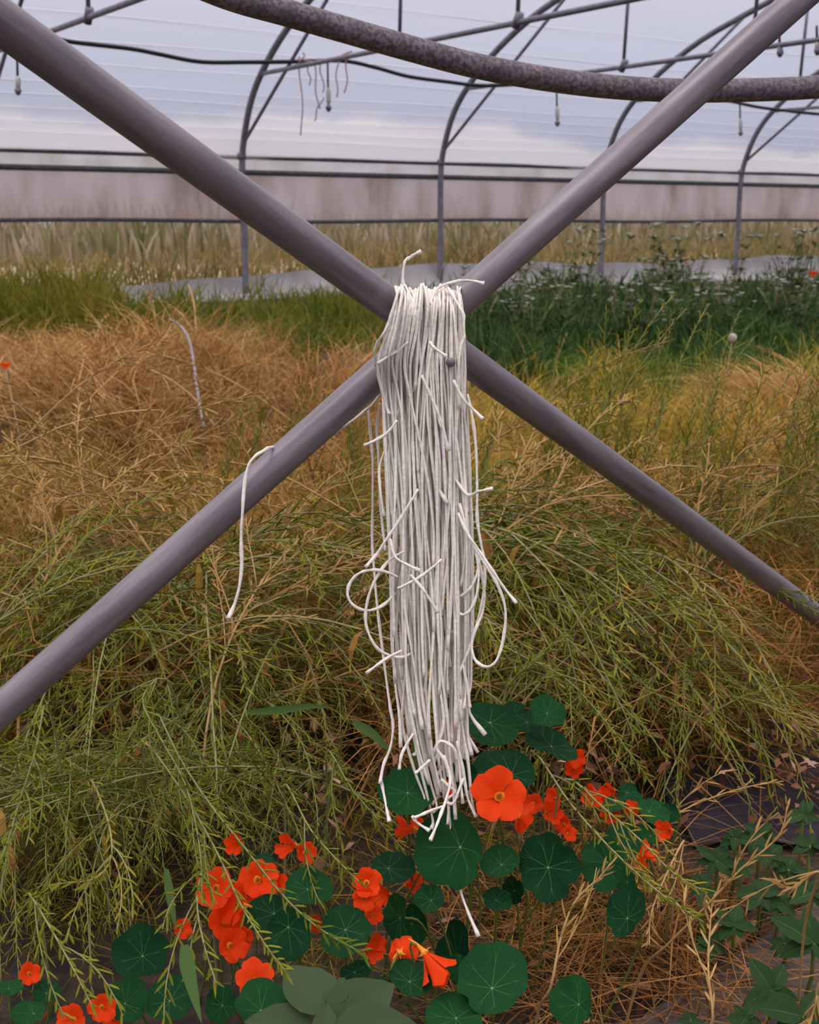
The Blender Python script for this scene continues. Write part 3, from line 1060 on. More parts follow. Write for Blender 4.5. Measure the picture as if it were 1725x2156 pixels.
# ------------------------------------------------------------------ podded seed stalks
def make_spray(seed, L=0.7, rise=0.75, droop=1.0, branches=4, step=0.0105, podL=(.020, .036), leafy=5, kinds=('stem', 'pod', 'old_leaf'), curve=.2):
    """A stalk that starts at the origin, rises and arches over towards +X."""
    R = random.Random(seed)
    stem, pods, leaves = MB(), MB(), MB()
    spines = []

    def axis(p, az, el, length, drp, n):
        pts = [p.copy()]
        ds = length / n
        for i in range(n):
            el -= drp * ds
            az += R.gauss(0, .05)
            el += R.gauss(0, .04)
            p = p + Vector((math.cos(az) * math.cos(el), math.sin(az) * math.cos(el), math.sin(el))) * ds
            pts.append(p.copy())
        return pts

    def podding(pts, frm):
        tot = 0
        acc = 0
        k = R.uniform(0, 6)
        n_ = len(pts) - 1
        for i in range(n_):
            a, b = pts[i], pts[i + 1]
            seg = (b - a).length
            t = 0
            while acc + (seg - t) >= step:
                t += step - acc
                acc = 0
                q = (i + t / seg) / n_
                if q < frm:
                    continue
                c = a.lerp(b, t / seg)
                dr = (b - a).normalized()
                k += 2.4 + R.gauss(0, .3)
                s1 = dr.orthogonal().normalized()
                s2 = dr.cross(s1)
                sd = s1 * math.cos(k) + s2 * math.sin(k)
                an = R.uniform(.35, .85)
                dd = dr * math.cos(an) + sd * math.sin(an)
                ll = R.uniform(*podL) * (1 - .55 * max(0, (q - .75) / .25))
                pods.pod(c, dd, ll, R.uniform(.0011, .0016), (dr * .35 + Vector((0, 0, .1))) * curve)
            acc += seg - t

    main = axis(Vector((0, 0, 0)), 0, rise * 1.35, L, droop * 1.65 / L, 16)
    spines.append(main)
    stem.tube(main, [.0026 - .0014 * i / 16 for i in range(17)], 4)
    podding(main, .38)
    for b_i in range(branches):
        i = R.randint(4, 10)
        dr = (main[i + 1] - main[i]).normalized()
        az = math.atan2(dr.y, dr.x) + R.choice((-1, 1)) * R.uniform(.25, .8)
        el = math.asin(max(-1, min(1, dr.z))) + R.uniform(-.1, .45)
        br = axis(main[i], az, el, L * R.uniform(.3, .48), droop * R.uniform(1.2, 2.8), 10)
        spines.append(br)
        stem.tube(br, [.0014 - .0008 * j / 10 for j in range(11)], 3)
        podding(br, .22)
    for l_i in range(leafy):
        i = R.randint(2, 11)
        p = main[i]
        az = R.uniform(0, 6.28)
        ll = R.uniform(.035, .07)
        dx = Vector((math.cos(az), math.sin(az), 0))
        sd = Vector((-math.sin(az), math.cos(az), 0))
        ct = [p, p + dx * ll * .35 - Vector((0, 0, ll * .15)), p + dx * ll * .55 - Vector((0, 0, ll * .55)), p + dx * ll * .55 - Vector((0, 0, ll * 1.0))]
        wd = [.001, ll * .10, ll * .11, .0005]
        vs = []
        for q, w_i in zip(ct, wd):
            vs += [q - sd * w_i, q + dx * w_i * .4, q + sd * w_i]
        leaves.add(vs, [(j * 3 + a, j * 3 + a + 1, j * 3 + a + 4, j * 3 + a + 3) for j in range(3) for a in (0, 1)])
    return stem, pods, leaves, spines


def spray_object(name, seed, kinds, **kw):
    st, pd, lv, spn = make_spray(seed, **kw)
    root = st.build(name, M[kinds[0]])
    pc = pd.build('seed_pods', M[kinds[1]], root, smooth=False)
    pc['kind'] = 'stuff'
    CHILD[root.name] = [pc]
    if lv.n:
        lc_ = lv.build('withered_leaves', M[kinds[2]], root, smooth=False)
        lc_['kind'] = 'stuff'
        CHILD[root.name].append(lc_)
    return root, spn


M['thick_stem'] = plant_mat('thicket_stem', [(0, (0.12, 0.15, 0.05)), (1, (0.30, 0.25, 0.13))], 'island', .6, 0, .8, 3)
M['thick_pod'] = plant_mat('thicket_pod', [(0, (0.08, 0.115, 0.010)), (0.35, (0.19, 0.195, 0.018)), (0.65, (0.36, 0.26, 0.032)), (1, (0.56, 0.32, 0.07))], 'island', .55, .2, 1.0, 3)
GK, DK = ('stem', 'pod', 'old_leaf'), ('dry_stem', 'dry_pod', 'old_leaf')
green_t = [spray_object('seed_stalk', 100 + i, GK, L=.90 + .06 * (i % 4), rise=.82 + .07 * (i % 3), droop=1.05 + .16 * (i % 3), branches=5 + i % 3, step=.0115, podL=(.022, .038), leafy=3 + i % 4) for i in range(9)]
up_t = [spray_object('seed_stalk', 300 + i, GK, L=.72, rise=1.06, droop=.25, branches=4, podL=(.024, .038), leafy=2) for i in range(4)]
dry_t = [spray_object('dry_seed_stalk', 200 + i, DK, L=.66 + .06 * (i % 3), rise=.85 + .1 * (i % 3), droop=.8, branches=3 + i % 2, step=.014, leafy=2) for i in range(5)]
used = {}


def spine_world(spn, M4):
    return [M4 @ p for s_ in spn for p in s_[::3] + [s_[-1]]]


def ok_spray(pts, ymin_px=0):
    for p in pts:
        if p.y < .9:
            return False
        x, y = proj(p)
        if p.y < 2.05 and y < 1560:
            return False
        if 770 < x < 1330 and y > 1470 and p.y < 2.0:
            return False
        if x >= 1330 and y > 1560 and p.y < 1.9:
            return False
        if 200 < x < 780 and y > 1840 and p.y < 1.75 and random.random() < .15:
            return False
        # keep the pipes in the clear
        if p.y < 2.9:
            t = (x - 0) / 1725
            if abs(y - (44 + 1254 * t)) < 75 and p.y < 1.25 + 1.6 * t:
                return False
        if p.z < zg(p.y) - .02:
            return False
        if y < ymin_px:
            return False
    return True


def zone_label(x, y, dry=False):
    kind = 'dry tan seed stalk' if dry else 'green podded seed stalk'
    if y < 900:
        place_ = ('by the straw heap', 'in the dry clump behind the cords', 'rising above the golden stems right of the cords', 'rising above the golden stems at the right edge')
    elif y < 1130:
        place_ = ('among yellowing grass at the left', 'behind the lower left pipe near the cords', 'among golden stems just above the descending pipe', 'among golden stems near the right edge')
    elif y < 1350:
        place_ = ('behind the lower left pipe by the left edge', 'beside the cords under the lower left pipe', 'right of the cord loops', 'under the descending pipe by the right edge')
    elif y < 1600:
        place_ = ('just below the lower left pipe', 'left of the lower cord ends', 'in the tangle above the nasturtiums', 'above the black ground sheet')
    else:
        place_ = ('arching down at the lower left edge', 'drooping over the red blossoms', 'behind the nasturtiums', 'among the leafy weeds')
    k = 0 if x < 400 else 1 if x < 880 else 2 if x < 1320 else 3
    return kind + ' ' + place_[k], 'stalks ' + place_[k]


def place(tmpl, loc, rz, sc, tilt=0.0, first_ok=True, dry=False):
    root, spn = tmpl
    M4 = Matrix.Translation(loc) @ Matrix.Rotation(rz, 4, 'Z') @ Matrix.Rotation(tilt, 4, 'X') @ Matrix.Scale(sc, 4)
    if not ok_spray(spine_world(spn, M4)):
        return None
    if not used.get(root.name):
        used[root.name] = True
        o = root
    else:
        o = copy_tree(root)
    o.location = loc
    o.rotation_euler = (Matrix.Rotation(rz, 3, 'Z') @ Matrix.Rotation(tilt, 3, 'X')).to_euler()
    o.scale = (sc,) * 3
    x, y = proj(M4 @ spn[0][10])
    lab, grp = zone_label(x, y, dry)
    x0_, y0_ = proj(M4 @ spn[0][4])
    x1_, y1_ = proj(M4 @ spn[0][-1])
    bend = 'bending left' if x1_ - x0_ < -70 else 'bending right' if x1_ - x0_ > 70 else 'bending forward' if y1_ > y0_ + 20 else 'standing upright'
    lab = lab.replace('seed stalk ', ('tall ' if sc > 1.05 else '') + 'seed stalk ' + bend + ', ', 1)
    tag(o, lab, 'seed stalk', grp)
    return o


def heading_for(x, y):
    if x < 300:
        return random.gauss(math.radians(-108), .65)
    if x < 820:
        return random.gauss(math.radians(-62 if y > 1350 else -40), .85)
    return random.gauss(math.radians(-48), .75)


def aim(tmpl, x, y, Y, rz, tilt=0.0, dry=False, idx=10):
    """Stand a stalk on the ground so that its arch passes through that sight line at distance Y."""
    root, spn = tmpl
    ap = Matrix.Rotation(rz, 3, 'Z') @ Matrix.Rotation(tilt, 3, 'X') @ spn[0][idx]
    t = at(x, y, Y)
    sc = t.z / max(ap.z, .05)
    if not .42 < sc < 1.75:
        return None
    loc = t - ap * sc
    loc.z = zg(loc.y)
    return loc, sc


done = 0
def fill(n, tm, xr, yr, Yr, zmax=.62, dry=False, spread=None, sink=None):
    global done
    k, tr = 0, 0
    while k < n and tr < n * 25:
        tr += 1
        x, y = random.uniform(*xr), random.uniform(*yr)
        Y = random.uniform(*Yr)
        zl = zmax * random.uniform(.55, 1.0)
        for _ in range(30):
            if at(x, y, Y).z > zl:
                Y += .08
        if at(x, y, Y).z < .12:
            continue
        t = random.choice(tm)
        rz = heading_for(x, y) if spread is None else random.gauss(spread[0], spread[1])
        tilt = random.gauss(0, .15)
        q = aim(t, x, y, Y, rz, tilt)
        if q is None:
            continue
        if sink is not None:
            M4 = Matrix.Translation(q[0]) @ Matrix.Rotation(rz, 4, 'Z') @ Matrix.Rotation(tilt, 4, 'X') @ Matrix.Scale(q[1], 4)
            if ok_spray(spine_world(t[1], M4)):
                sink.append((t[0], M4))
                k += 1
        elif place(t, q[0], rz, q[1], tilt, dry=dry):
            k += 1
    return k


nn = [fill(70, green_t, (930, 1760), (1080, 1480), (2.15, 2.7)),
      fill(52, green_t, (-60, 830), (1150, 1500), (2.15, 2.7)),
      fill(66, green_t, (-80, 760), (1480, 1780), (1.65, 2.1), zmax=.42),
      fill(30, up_t, (960, 1740), (930, 1080), (2.8, 3.4), zmax=.50, spread=(-.4, .9)),
      fill(10, up_t, (440, 800), (930, 1060), (2.8, 3.4), zmax=.46, spread=(-.4, .9)),
      fill(7, up_t, (1150, 1560), (810, 880), (3.1, 3.6), zmax=.62, spread=(-.2, .7)),
      fill(52, dry_t, (940, 1740), (900, 1400), (2.3, 3.4), dry=True, spread=(0, 3)),
      fill(40, dry_t, (-40, 830), (930, 1450), (2.3, 3.4), dry=True, spread=(0, 3)),
      fill(12, dry_t, (0, 500), (760, 900), (4.2, 5.6), dry=True, spread=(0, 3)),
      fill(14, dry_t, (1050, 1500), (1820, 2100), (1.45, 1.7), dry=True, spread=(0, 3), zmax=.25)]
print('stalks', nn)


def thicket(name, sink, part_mats, label):
    for which in (0, 1):
        allv, f4, f3, o = [], [], [], 0
        for root, M4 in sink:
            ob = root if which == 0 else CHILD[root.name][0]
            me = ob.data
            v = np.empty(len(me.vertices) * 3, np.float32)
            me.vertices.foreach_get('co', v)
            v = v.reshape(-1, 3) @ np.array(M4.to_3x3()).T + np.array(M4.translation)
            key = me.name
            if key not in TRI:
                TRI[key] = (np.array([tuple(q.vertices) for q in me.polygons if len(q.vertices) == 4]).reshape(-1, 4), np.array([tuple(q.vertices) for q in me.polygons if len(q.vertices) == 3]).reshape(-1, 3))
            a, b = TRI[key]
            f4.append(a + o)
            f3.append(b + o)
            allv.append(v)
            o += len(v)
        me = fast_mesh(name, np.concatenate(allv), [np.concatenate(f4).astype(int), np.concatenate(f3).astype(int)], M[part_mats[which]])
        if which == 0:
            top = tag(link(name, me), label, 'seed stalks', kind='stuff')
        else:
            link('seed_pods', me, top)['kind'] = 'stuff'


TRI = {}
sink = []
fill(40, green_t + up_t, (930, 1780), (1000, 1500), (2.5, 3.4), sink=sink, zmax=.44)
fill(30, green_t, (-80, 830), (1080, 1520), (2.4, 3.3), sink=sink, zmax=.40)
thicket('stalk_thicket', sink, ('thick_stem', 'thick_pod'), 'dense mass of green podded stalks filling the bed behind the cords')
for t in green_t + up_t + dry_t:          # templates that found no place
    if not used.get(t[0].name):
        for ch in CHILD[t[0].name]:
            bpy.data.objects.remove(ch)
        bpy.data.objects.remove(t[0])


# hand-placed stalks where the photograph shows single ones (root and tip given, real distances)
def spray_between(name, seed, kinds, root_px, mids, r0=.0022, podL=(.020, .034), frm=.15, step=.011, label='', group=None, side=3):
    R = random.Random(seed)
    wpts = [tuple(atd(*map(float, q))) for q in [root_px] + mids]
    a0 = Vector(wpts[0])
    d0 = (a0 - Vector(wpts[1])).normalized()
    gy = a0.y + R.uniform(.08, .16)
    if a0.z > .07:
        g0 = Vector((a0.x + d0.x * .05, gy, zg(gy)))
        wpts = [tuple(g0), tuple(g0.lerp(a0, .55) + Vector((0, .02, .02)))] + wpts
        frm = max(frm, .34)
    pts = [Vector(q) for q in spline(wpts, 26)][:26]
    pts = [Vector(q) for q in spline([tuple(q) for q in pts], 22)]
    root = empty(name, pts[0])
    inv = -pts[0]
    pts = [p + inv for p in pts]
    st, pd = MB(), MB()
    st.tube(pts, [r0 * (1 - .65 * i / 21) for i in range(22)], 5)
    axes = [(pts, frm)]
    for b_i in range(side):
        i = R.randint(5, 14)
        dr = (pts[i + 1] - pts[i]).normalized()
        sd = dr.cross(Vector((0, -1, .4))).normalized() * R.choice((-1, 1))
        ll = R.uniform(.10, .2)
        br = [pts[i] + (dr * t + sd * (.45 * t - .25 * t * t)) * ll + Vector((0, 0, -.12 * t * t * ll)) for t in np.linspace(0, 1, 8)]
        st.tube(br, [r0 * .55 * (1 - .5 * j / 7) for j in range(8)], 4)
        axes.append((br, .2))
    for pl, fr in axes:
        n_ = len(pl) - 1
        tot = sum((pl[i + 1] - pl[i]).length for i in range(n_))
        k = R.uniform(0, 6)
        for j in range(int(tot / step)):
            q = (j + .5) / (tot / step)
            if q < fr:
                continue
            t = q * n_
            i = min(int(t), n_ - 1)
            c = pl[i].lerp(pl[i + 1], t - i)
            dr = (pl[i + 1] - pl[i]).normalized()
            k += 2.4 + R.gauss(0, .3)
            s1 = dr.orthogonal().normalized()
            sd = s1 * math.cos(k) + dr.cross(s1) * math.sin(k)
            an = R.uniform(.35, .8)
            pd.pod(c, dr * math.cos(an) + sd * math.sin(an), R.uniform(*podL) * (1 - .4 * q), R.uniform(.0013, .0019), dr * .12)
    st.build('stem', M[kinds[0]], root)
    pc = pd.build('seed_pods', M[kinds[1]], root, smooth=False)
    pc['kind'] = 'stuff'
    tag(root, label, 'seed stalk', group)
    return root


hand = [
    (GK, [(330, 1500, 1.95), (375, 1590, 1.80), (440, 1690, 1.65), (520, 1790, 1.52), (600, 1890, 1.42), (680, 1960, 1.36), (770, 2010, 1.33)], 'green podded seed stalk slanting across the red blossoms to the leaves'),
    (GK, [(300, 1560, 1.9), (380, 1660, 1.74), (455, 1790, 1.58), (505, 1900, 1.46), (560, 1990, 1.38), (605, 2050, 1.34)], 'green podded seed stalk hanging over the red blossoms on the left'),
    (GK, [(350, 1430, 2.0), (300, 1470, 1.95), (330, 1540, 1.86), (390, 1650, 1.72), (420, 1780, 1.58), (425, 1880, 1.48)], 'green podded seed stalk bent at a knee under the lower left pipe'),
    (GK, [(100, 1480, 1.85), (75, 1580, 1.74), (40, 1690, 1.62), (10, 1790, 1.52), (-30, 1860, 1.46)], 'green podded seed stalk trailing down along the left edge'),
    (GK, [(190, 1640, 1.75), (225, 1720, 1.66), (235, 1800, 1.58), (200, 1850, 1.52), (120, 1860, 1.48)], 'green podded seed stalk hooking left near the lower left edge'),
    (GK, [(60, 1880, 1.56), (110, 1960, 1.48), (160, 2050, 1.41), (195, 2120, 1.36)], 'thin green stalk over the small orange blossom at the left'),
    (GK, [(430, 1830, 1.60), (415, 1900, 1.52), (430, 1990, 1.44), (455, 2070, 1.38)], 'drooping green podded stalk above the pair of round leaves'),
    (GK, [(1020, 1300, 2.3), (1060, 1360, 2.2), (1180, 1420, 2.14), (1260, 1500, 2.08), (1330, 1590, 2.03), (1365, 1640, 2.0)], 'green podded seed stalk fanning right under the cord loops'),
    (GK, [(1090, 1180, 2.5), (1180, 1130, 2.5), (1280, 1150, 2.5), (1360, 1210, 2.45), (1420, 1260, 2.4)], 'green podded seed stalk arching right of the bundle'),
    (GK, [(1190, 1190, 2.6), (1240, 1280, 2.45), (1290, 1370, 2.35), (1380, 1460, 2.25), (1500, 1530, 2.2)], 'yellow-green seed stalk slanting down in the right tangle'),
    (GK, [(1540, 1170, 2.75), (1600, 1220, 2.50), (1660, 1255, 2.42), (1725, 1290, 2.36), (1790, 1320, 2.30)], 'green seed stalk crossing in front of the pipe by the right edge'),
    (GK, [(980, 1560, 2.15), (1060, 1490, 2.1), (1120, 1440, 2.1), (1170, 1420, 2.1)], 'green podded seed stalk rising right above the round leaf'),
    (GK, [(1120, 1580, 1.95), (1200, 1690, 1.72), (1290, 1790, 1.56), (1390, 1880, 1.46), (1480, 1940, 1.40)], 'long green stalk crossing the nasturtiums towards the board'),
    (GK, [(1190, 1640, 1.80), (1270, 1700, 1.70), (1350, 1770, 1.62), (1420, 1840, 1.54), (1490, 1880, 1.5)], 'green podded stalk lying over the red blossoms right of centre'),
    (GK, [(600, 1650, 1.85), (650, 1740, 1.72), (700, 1800, 1.62), (760, 1860, 1.55)], 'green podded stalk drooping above the dark round leaf'),
    (GK, [(690, 1580, 1.95), (740, 1660, 1.8), (800, 1730, 1.7), (850, 1790, 1.62)], 'green podded stalk drooping left of the cord ends'),
    (DK, [(1440, 1770, 1.72), (1395, 1860, 1.62), (1370, 1930, 1.56), (1368, 1990, 1.52)], 'tan dry stalk standing right of the spotted leaves'),
    (DK, [(1405, 1990, 1.48), (1490, 1905, 1.44), (1560, 1830, 1.42), (1640, 1760, 1.42), (1660, 1690, 1.42)], 'tan dry podded stalk rising over the leafy weeds at the right'),
    (DK, [(1500, 2156, 1.36), (1492, 2050, 1.38), (1495, 1960, 1.42), (1500, 1900, 1.44)], 'tan dry stem standing upright beside the wooden board'),
    (DK, [(1160, 2080, 1.42), (1180, 1980, 1.42), (1210, 1900, 1.42), (1260, 1850, 1.41), (1285, 1820, 1.40)], 'tan dry podded stalk in front of the round leaves right of centre'),
    (DK, [(1350, 1760, 1.9), (1450, 1700, 1.88), (1560, 1660, 1.88), (1650, 1645, 1.88)], 'tan dry stalk lying across the black ground sheet'),
    (DK, [(1725, 1840, 1.5), (1690, 1855, 1.5), (1660, 1870, 1.5), (1630, 1850, 1.5)], 'short tan forked twig at the right edge above the weeds'),
    (DK, [(1720, 2100, 1.3), (1710, 2140, 1.3), (1695, 2156, 1.3)], 'tiny tan twig in the lower right corner'),
]
for i, (kd, pth, lab) in enumerate(hand):
    spray_between('seed_stalk' if kd is GK else 'dry_seed_stalk', 900 + i, kd, pth[0], pth[1:], label=lab, side=3 if kd is GK else 1, step=.0105 if kd is GK else .017, frm=.1 if kd is GK else .45,
                  podL=(.022, .036) if kd is GK else (.022, .032))

# thin bladed grass leaves seen singly
M['blade'] = plant_mat('grass_blade', [(0, (0.05, 0.10, 0.02)), (1, (0.09, 0.16, 0.04))], 'object', 0.5, 0.3)


def grass_blade(px, wd, label):
    pts = [atd(*map(float, q)) for q in spline(px, 12)]
    root = pts[0]
    mb = MB()
    vs = []
    for i, p in enumerate(pts):
        t = (pts[min(i + 1, 11)] - pts[max(i - 1, 0)]).normalized()
        sd = t.cross((CO - p).normalized()).normalized()
        w_i = wd * (1 - (i / 11) ** 2.2) * (.5 + .5 * min(1, i / 3))
        vs += [p - sd * w_i - root, p + (CO - p).normalized() * -w_i * .35 - root, p + sd * w_i - root]
    mb.add(vs, [(j * 3 + a, j * 3 + a + 1, j * 3 + a + 4, j * 3 + a + 3) for j in range(11) for a in (0, 1)])
    o = mb.build('grass_blade', M['blade'])
    o.location = root
    tag(o, label, 'grass blade', 'single grass blades')


grass_blade([(520, 1500, 1.95), (590, 1495, 1.93), (650, 1487, 1.92), (705, 1490, 1.92)], .007, 'broad green grass blade lying level left of the cords')
grass_blade([(745, 1520, 1.9), (790, 1550, 1.85), (830, 1590, 1.82)], .008, 'broad green grass blade left of the cord ends')
grass_blade([(350, 1830, 1.6), (360, 1900, 1.55), (372, 1960, 1.5)], .006, 'upright green grass blade above the left round leaves')
grass_blade([(876, 1560, 1.72), (878, 1590, 1.72), (880, 1622, 1.72)], .007, 'green blade seen through the lower cord ends')
grass_blade([(388, 1990, 1.36), (400, 2060, 1.33), (425, 2156, 1.28)], .009, 'bluish green blade beside the pair of round leaves')

# ------------------------------------------------------------------ white-flowered weeds, poppies, dandelion, stick
M['white_petal'] = plant_mat('white_petal', [(0, (0.55, 0.50, 0.46)), (1, (0.75, 0.70, 0.66))], 'island', 0.7, 0.3)
M['weed_leaf'] = plant_mat('weed_leaf', [(0, (0.025, 0.06, 0.02)), (0.6, (0.06, 0.11, 0.03)), (1, (0.12, 0.17, 0.04))], 'island', 0.5, 0.25)


def make_flower_weed(seed):
    R = random.Random(seed)
    st, lv, fl = MB(), MB(), MB()
    H_ = .42
    for s_i in range(5):
        az = R.uniform(0, 6.28)
        ln = R.uniform(.05, .18)
        pts = [Vector((math.cos(az) * ln * t * t, math.sin(az) * ln * t * t, H_ * t * R.uniform(.95, 1.0))) for t in np.linspace(0, 1, 7)]
        st.tube(pts, .003, 3)
        for p in pts[1:]:
            for _ in range(5):
                a = R.uniform(0, 6.28)
                ll = R.uniform(.03, .07)
                dd = Vector((math.cos(a), math.sin(a), R.uniform(-.2, .6)))
                sd = Vector((-math.sin(a), math.cos(a), 0)) * ll * .2
                lv.add([p, p + dd * ll * .5 - sd, p + dd * ll, p + dd * ll * .5 + sd], [(0, 1, 2, 3)])
        if R.random() < .9:
            c = pts[-1] + Vector((0, 0, .012))
            for k in range(7):
                a = k * .9
                dd = Vector((math.cos(a), math.sin(a), .35))
                sd = Vector((-math.sin(a), math.cos(a), 0)) * .008
                fl.add([c, c + dd * .014 - sd, c + dd * .026, c + dd * .014 + sd], [(0, 1, 2, 3)])
            fl.tube([c - Vector((0, 0, .004)), c + Vector((0, 0, .005))], [.005, .004], 5)
    root = st.build('flowering_weed', M['stem'])
    a = lv.build('leaves', M['weed_leaf'], root, smooth=False)
    b = fl.build('white_blossoms', M['white_petal'], root, smooth=False)
    a['kind'] = b['kind'] = 'stuff'
    CHILD[root.name] = [a, b]
    return root


wt = [make_flower_weed(500 + i) for i in range(4)]
spots = [(random.uniform(985, 1740), random.uniform(640, 760), random.uniform(.6, 1.15)) for _ in range(64)]
spots += [(1205, 640, 1.6), (1225, 650, 1.4), (1550, 640, 1.5), (1680, 650, 1.6), (1650, 645, 1.5), (1100, 630, 1.3), (1370, 645, 1.5), (1400, 640, 1.7), (1440, 640, 1.4)]
for i, (x, y, s_) in enumerate(spots):
    o = wt[i] if i < 4 else copy_tree(wt[i % 4])
    o.location = ground_pt(x, y)
    o.rotation_euler = (0, 0, random.uniform(0, 6.28))
    o.scale = (s_,) * 3
    if s_ > 1.25:
        lab = 'tall flowering weed with white dots reaching up before the far skirt, right'
    elif x < 1250:
        lab = 'white-flowered dark weed in the bank between cords and third post'
    elif x < 1500:
        lab = 'white-flowered dark weed in the bank before the third post'
    else:
        lab = 'white-flowered dark weed in the bank at the right picture edge'
    tag(o, lab, 'weed', 'white-flowered weeds on the right')

M['red'] = plant_mat('poppy_petal', [(0, (0.85, 0.055, 0.008)), (1, (0.95, 0.10, 0.012))], 'island', 0.6, 0.3)


def poppy(x, y, Y, r, label):
    c = at(x, y, Y)
    g = Vector((c.x + .03, Y, zg(Y)))
    root = empty('poppy', g)
    inv = -g
    MB().tube([g + inv, (g + c) * .5 + inv + Vector((.02, 0, 0)), c + inv], .003, 5).build('stem', M['stem'], root)
    for k in range(4):
        a = k * 1.57 + .4
        mb = MB()
        vs, fs = [], []
        for i in range(5):
            for j in range(5):
                q, w_i = i / 4, (j - 2) / 2
                an = a + w_i * .8 * (.4 + .6 * q)
                rr = r * q * (1 - .15 * w_i * w_i)
                vs.append(c + inv + Vector((math.cos(an) * rr, math.sin(an) * rr, r * (1.0 * q * q - .2))))
        for i in range(4):
            for j in range(4):
                fs.append((i * 5 + j, i * 5 + j + 1, i * 5 + j + 6, i * 5 + j + 5))
        mb.add(vs, fs)
        mb.build('petal', M['red'], root)
    tag(root, label, 'poppy', 'single red poppies')


poppy(12, 774, 4.4, .020, 'small red poppy at the left edge beside the straw heap')
poppy(1712, 580, 11.0, .045, 'tiny red poppy in the weeds at the far right edge')
poppy(1446, 556, 12.0, .02, 'tiny red poppy on the tall weeds before the far skirt')

M['fluff'] = plain_mat('seed_fluff', (0.72, 0.66, 0.58), 0.8)
dc = at(1543, 711, 6.2)
dg_ = Vector((dc.x - .02, 6.2, zg(6.2)))
dn = empty('dandelion_clock', dg_)
MB().tube([Vector(), (dc - dg_) * .5 + Vector((-.01, 0, 0)), dc - dg_], .004, 5).build('stem', M['stem'], dn)
mb = MB()
for i in range(140):
    z = 1 - 2 * (i + .5) / 140
    a = i * 2.39996
    dd = Vector((math.sqrt(1 - z * z) * math.cos(a), math.sqrt(1 - z * z) * math.sin(a), z))
    s1 = dd.orthogonal().normalized()
    s2 = dd.cross(s1)
    c = dc - dg_ + dd * .022
    mb.add([dc - dg_ + dd * .004, c + s1 * .004, c - s1 * .002 + s2 * .0035, c - s1 * .002 - s2 * .0035], [(0, 1, 2), (0, 2, 3), (0, 3, 1), (1, 3, 2)])
hd_ = mb.build('seed_head', M['fluff'], dn, smooth=False)
hd_['kind'] = 'stuff'
tag(dn, 'pale round dandelion clock on a stem at the right', 'dandelion')

M['stick'] = plain_mat('grey_stick', (0.36, 0.32, 0.31), 0.8)
pts = [atd(*map(float, q)) for q in spline([(356, 672, 5.3), (378, 684, 5.3), (396, 710, 5.25), (406, 750, 5.2), (413, 800, 5.1), (420, 850, 5.0), (430, 900, 4.95)], 24)]
tag(MB().tube(pts, [.004 + .0025 * min(1, i / 8) for i in range(24)], 6).build('bent_stick', M['stick']), 'thin grey hooked stick rising from the straw heap', 'stick')
for i, (pl, lab) in enumerate((([(300, 760, 5.4), (270, 785, 5.4), (240, 800, 5.4)], 'pale broken straw stem on the heap, upper'),
                               ([(310, 775, 5.3), (360, 800, 5.25), (410, 840, 5.2), (450, 895, 5.1)], 'long pale straw stem slanting down the heap'),
                               ([(398, 600, 7.2), (410, 650, 7.1), (415, 745, 6.9)], 'tall thin straw stem standing behind the heap'),
                               ([(280, 800, 5.2), (298, 870, 5.1), (312, 935, 5.0)], 'upright reddish straw stem in front of the heap'))):
    pts = [atd(*map(float, q)) for q in spline(pl, 12)]
    tag(MB().tube(pts, .0045, 5).build('straw_stem', M['dry_stem']), lab, 'straw', 'loose straw stems on the heap')

# ------------------------------------------------------------------ nasturtiums
def nas_leaf_mat():
    m, nt, out = new_mat('nasturtium_leaf')
    L = nt.links.new
    oi = N(nt, 'ShaderNodeObjectInfo')
    tc = N(nt, 'ShaderNodeTexCoord')
    tx = N(nt, 'ShaderNodeTexNoise')
    tx.inputs['Scale'].default_value = 5
    tx.inputs['Detail'].default_value = 6
    L(tc.outputs['Object'], tx.inputs['Vector'])
    ad = N(nt, 'ShaderNodeMath', operation='MULTIPLY_ADD')
    L(tx.outputs[0], ad.inputs[0])
    ad.inputs[1].default_value = .5
    sb = N(nt, 'ShaderNodeMath', operation='MULTIPLY_ADD')
    L(oi.outputs['Random'], sb.inputs[0])
    sb.inputs[1].default_value = .8
    sb.inputs[2].default_value = -.15
    L(sb.outputs[0], ad.inputs[2])
    rp = ramp(nt, [(0, (0.0045, 0.036, 0.012)), (.5, (0.007, 0.052, 0.015)), (1, (0.011, 0.072, 0.018))])
    L(ad.outputs[0], rp.inputs[0])
    t2 = N(nt, 'ShaderNodeTexVoronoi')
    t2.inputs['Scale'].default_value = 7
    L(tc.outputs['Object'], t2.inputs['Vector'])
    r2 = ramp(nt, [(0.03, (1, 1, 1)), (0.055, (0, 0, 0))])
    L(t2.outputs['Distance'], r2.inputs[0])
    mx = N(nt, 'ShaderNodeMix', data_type='RGBA')
    L(r2.outputs[0], mx.inputs[0])
    L(rp.outputs[0], mx.inputs[6])
    mx.inputs[7].default_value = (0.12, 0.20, 0.06, 1)
    p = N(nt, 'ShaderNodeBsdfPrincipled')
    p.inputs['Roughness'].default_value = .7
    p.inputs['Specular IOR Level'].default_value = .10
    L(mx.outputs[2], p.inputs['Base Color'])
    t = N(nt, 'ShaderNodeBsdfTranslucent')
    L(rp.outputs[0], t.inputs[0])
    ms = N(nt, 'ShaderNodeMixShader')
    ms.inputs[0].default_value = .15
    L(p.outputs[0], ms.inputs[1])
    L(t.outputs[0], ms.inputs[2])
    L(ms.outputs[0], out.inputs[0])
    return m


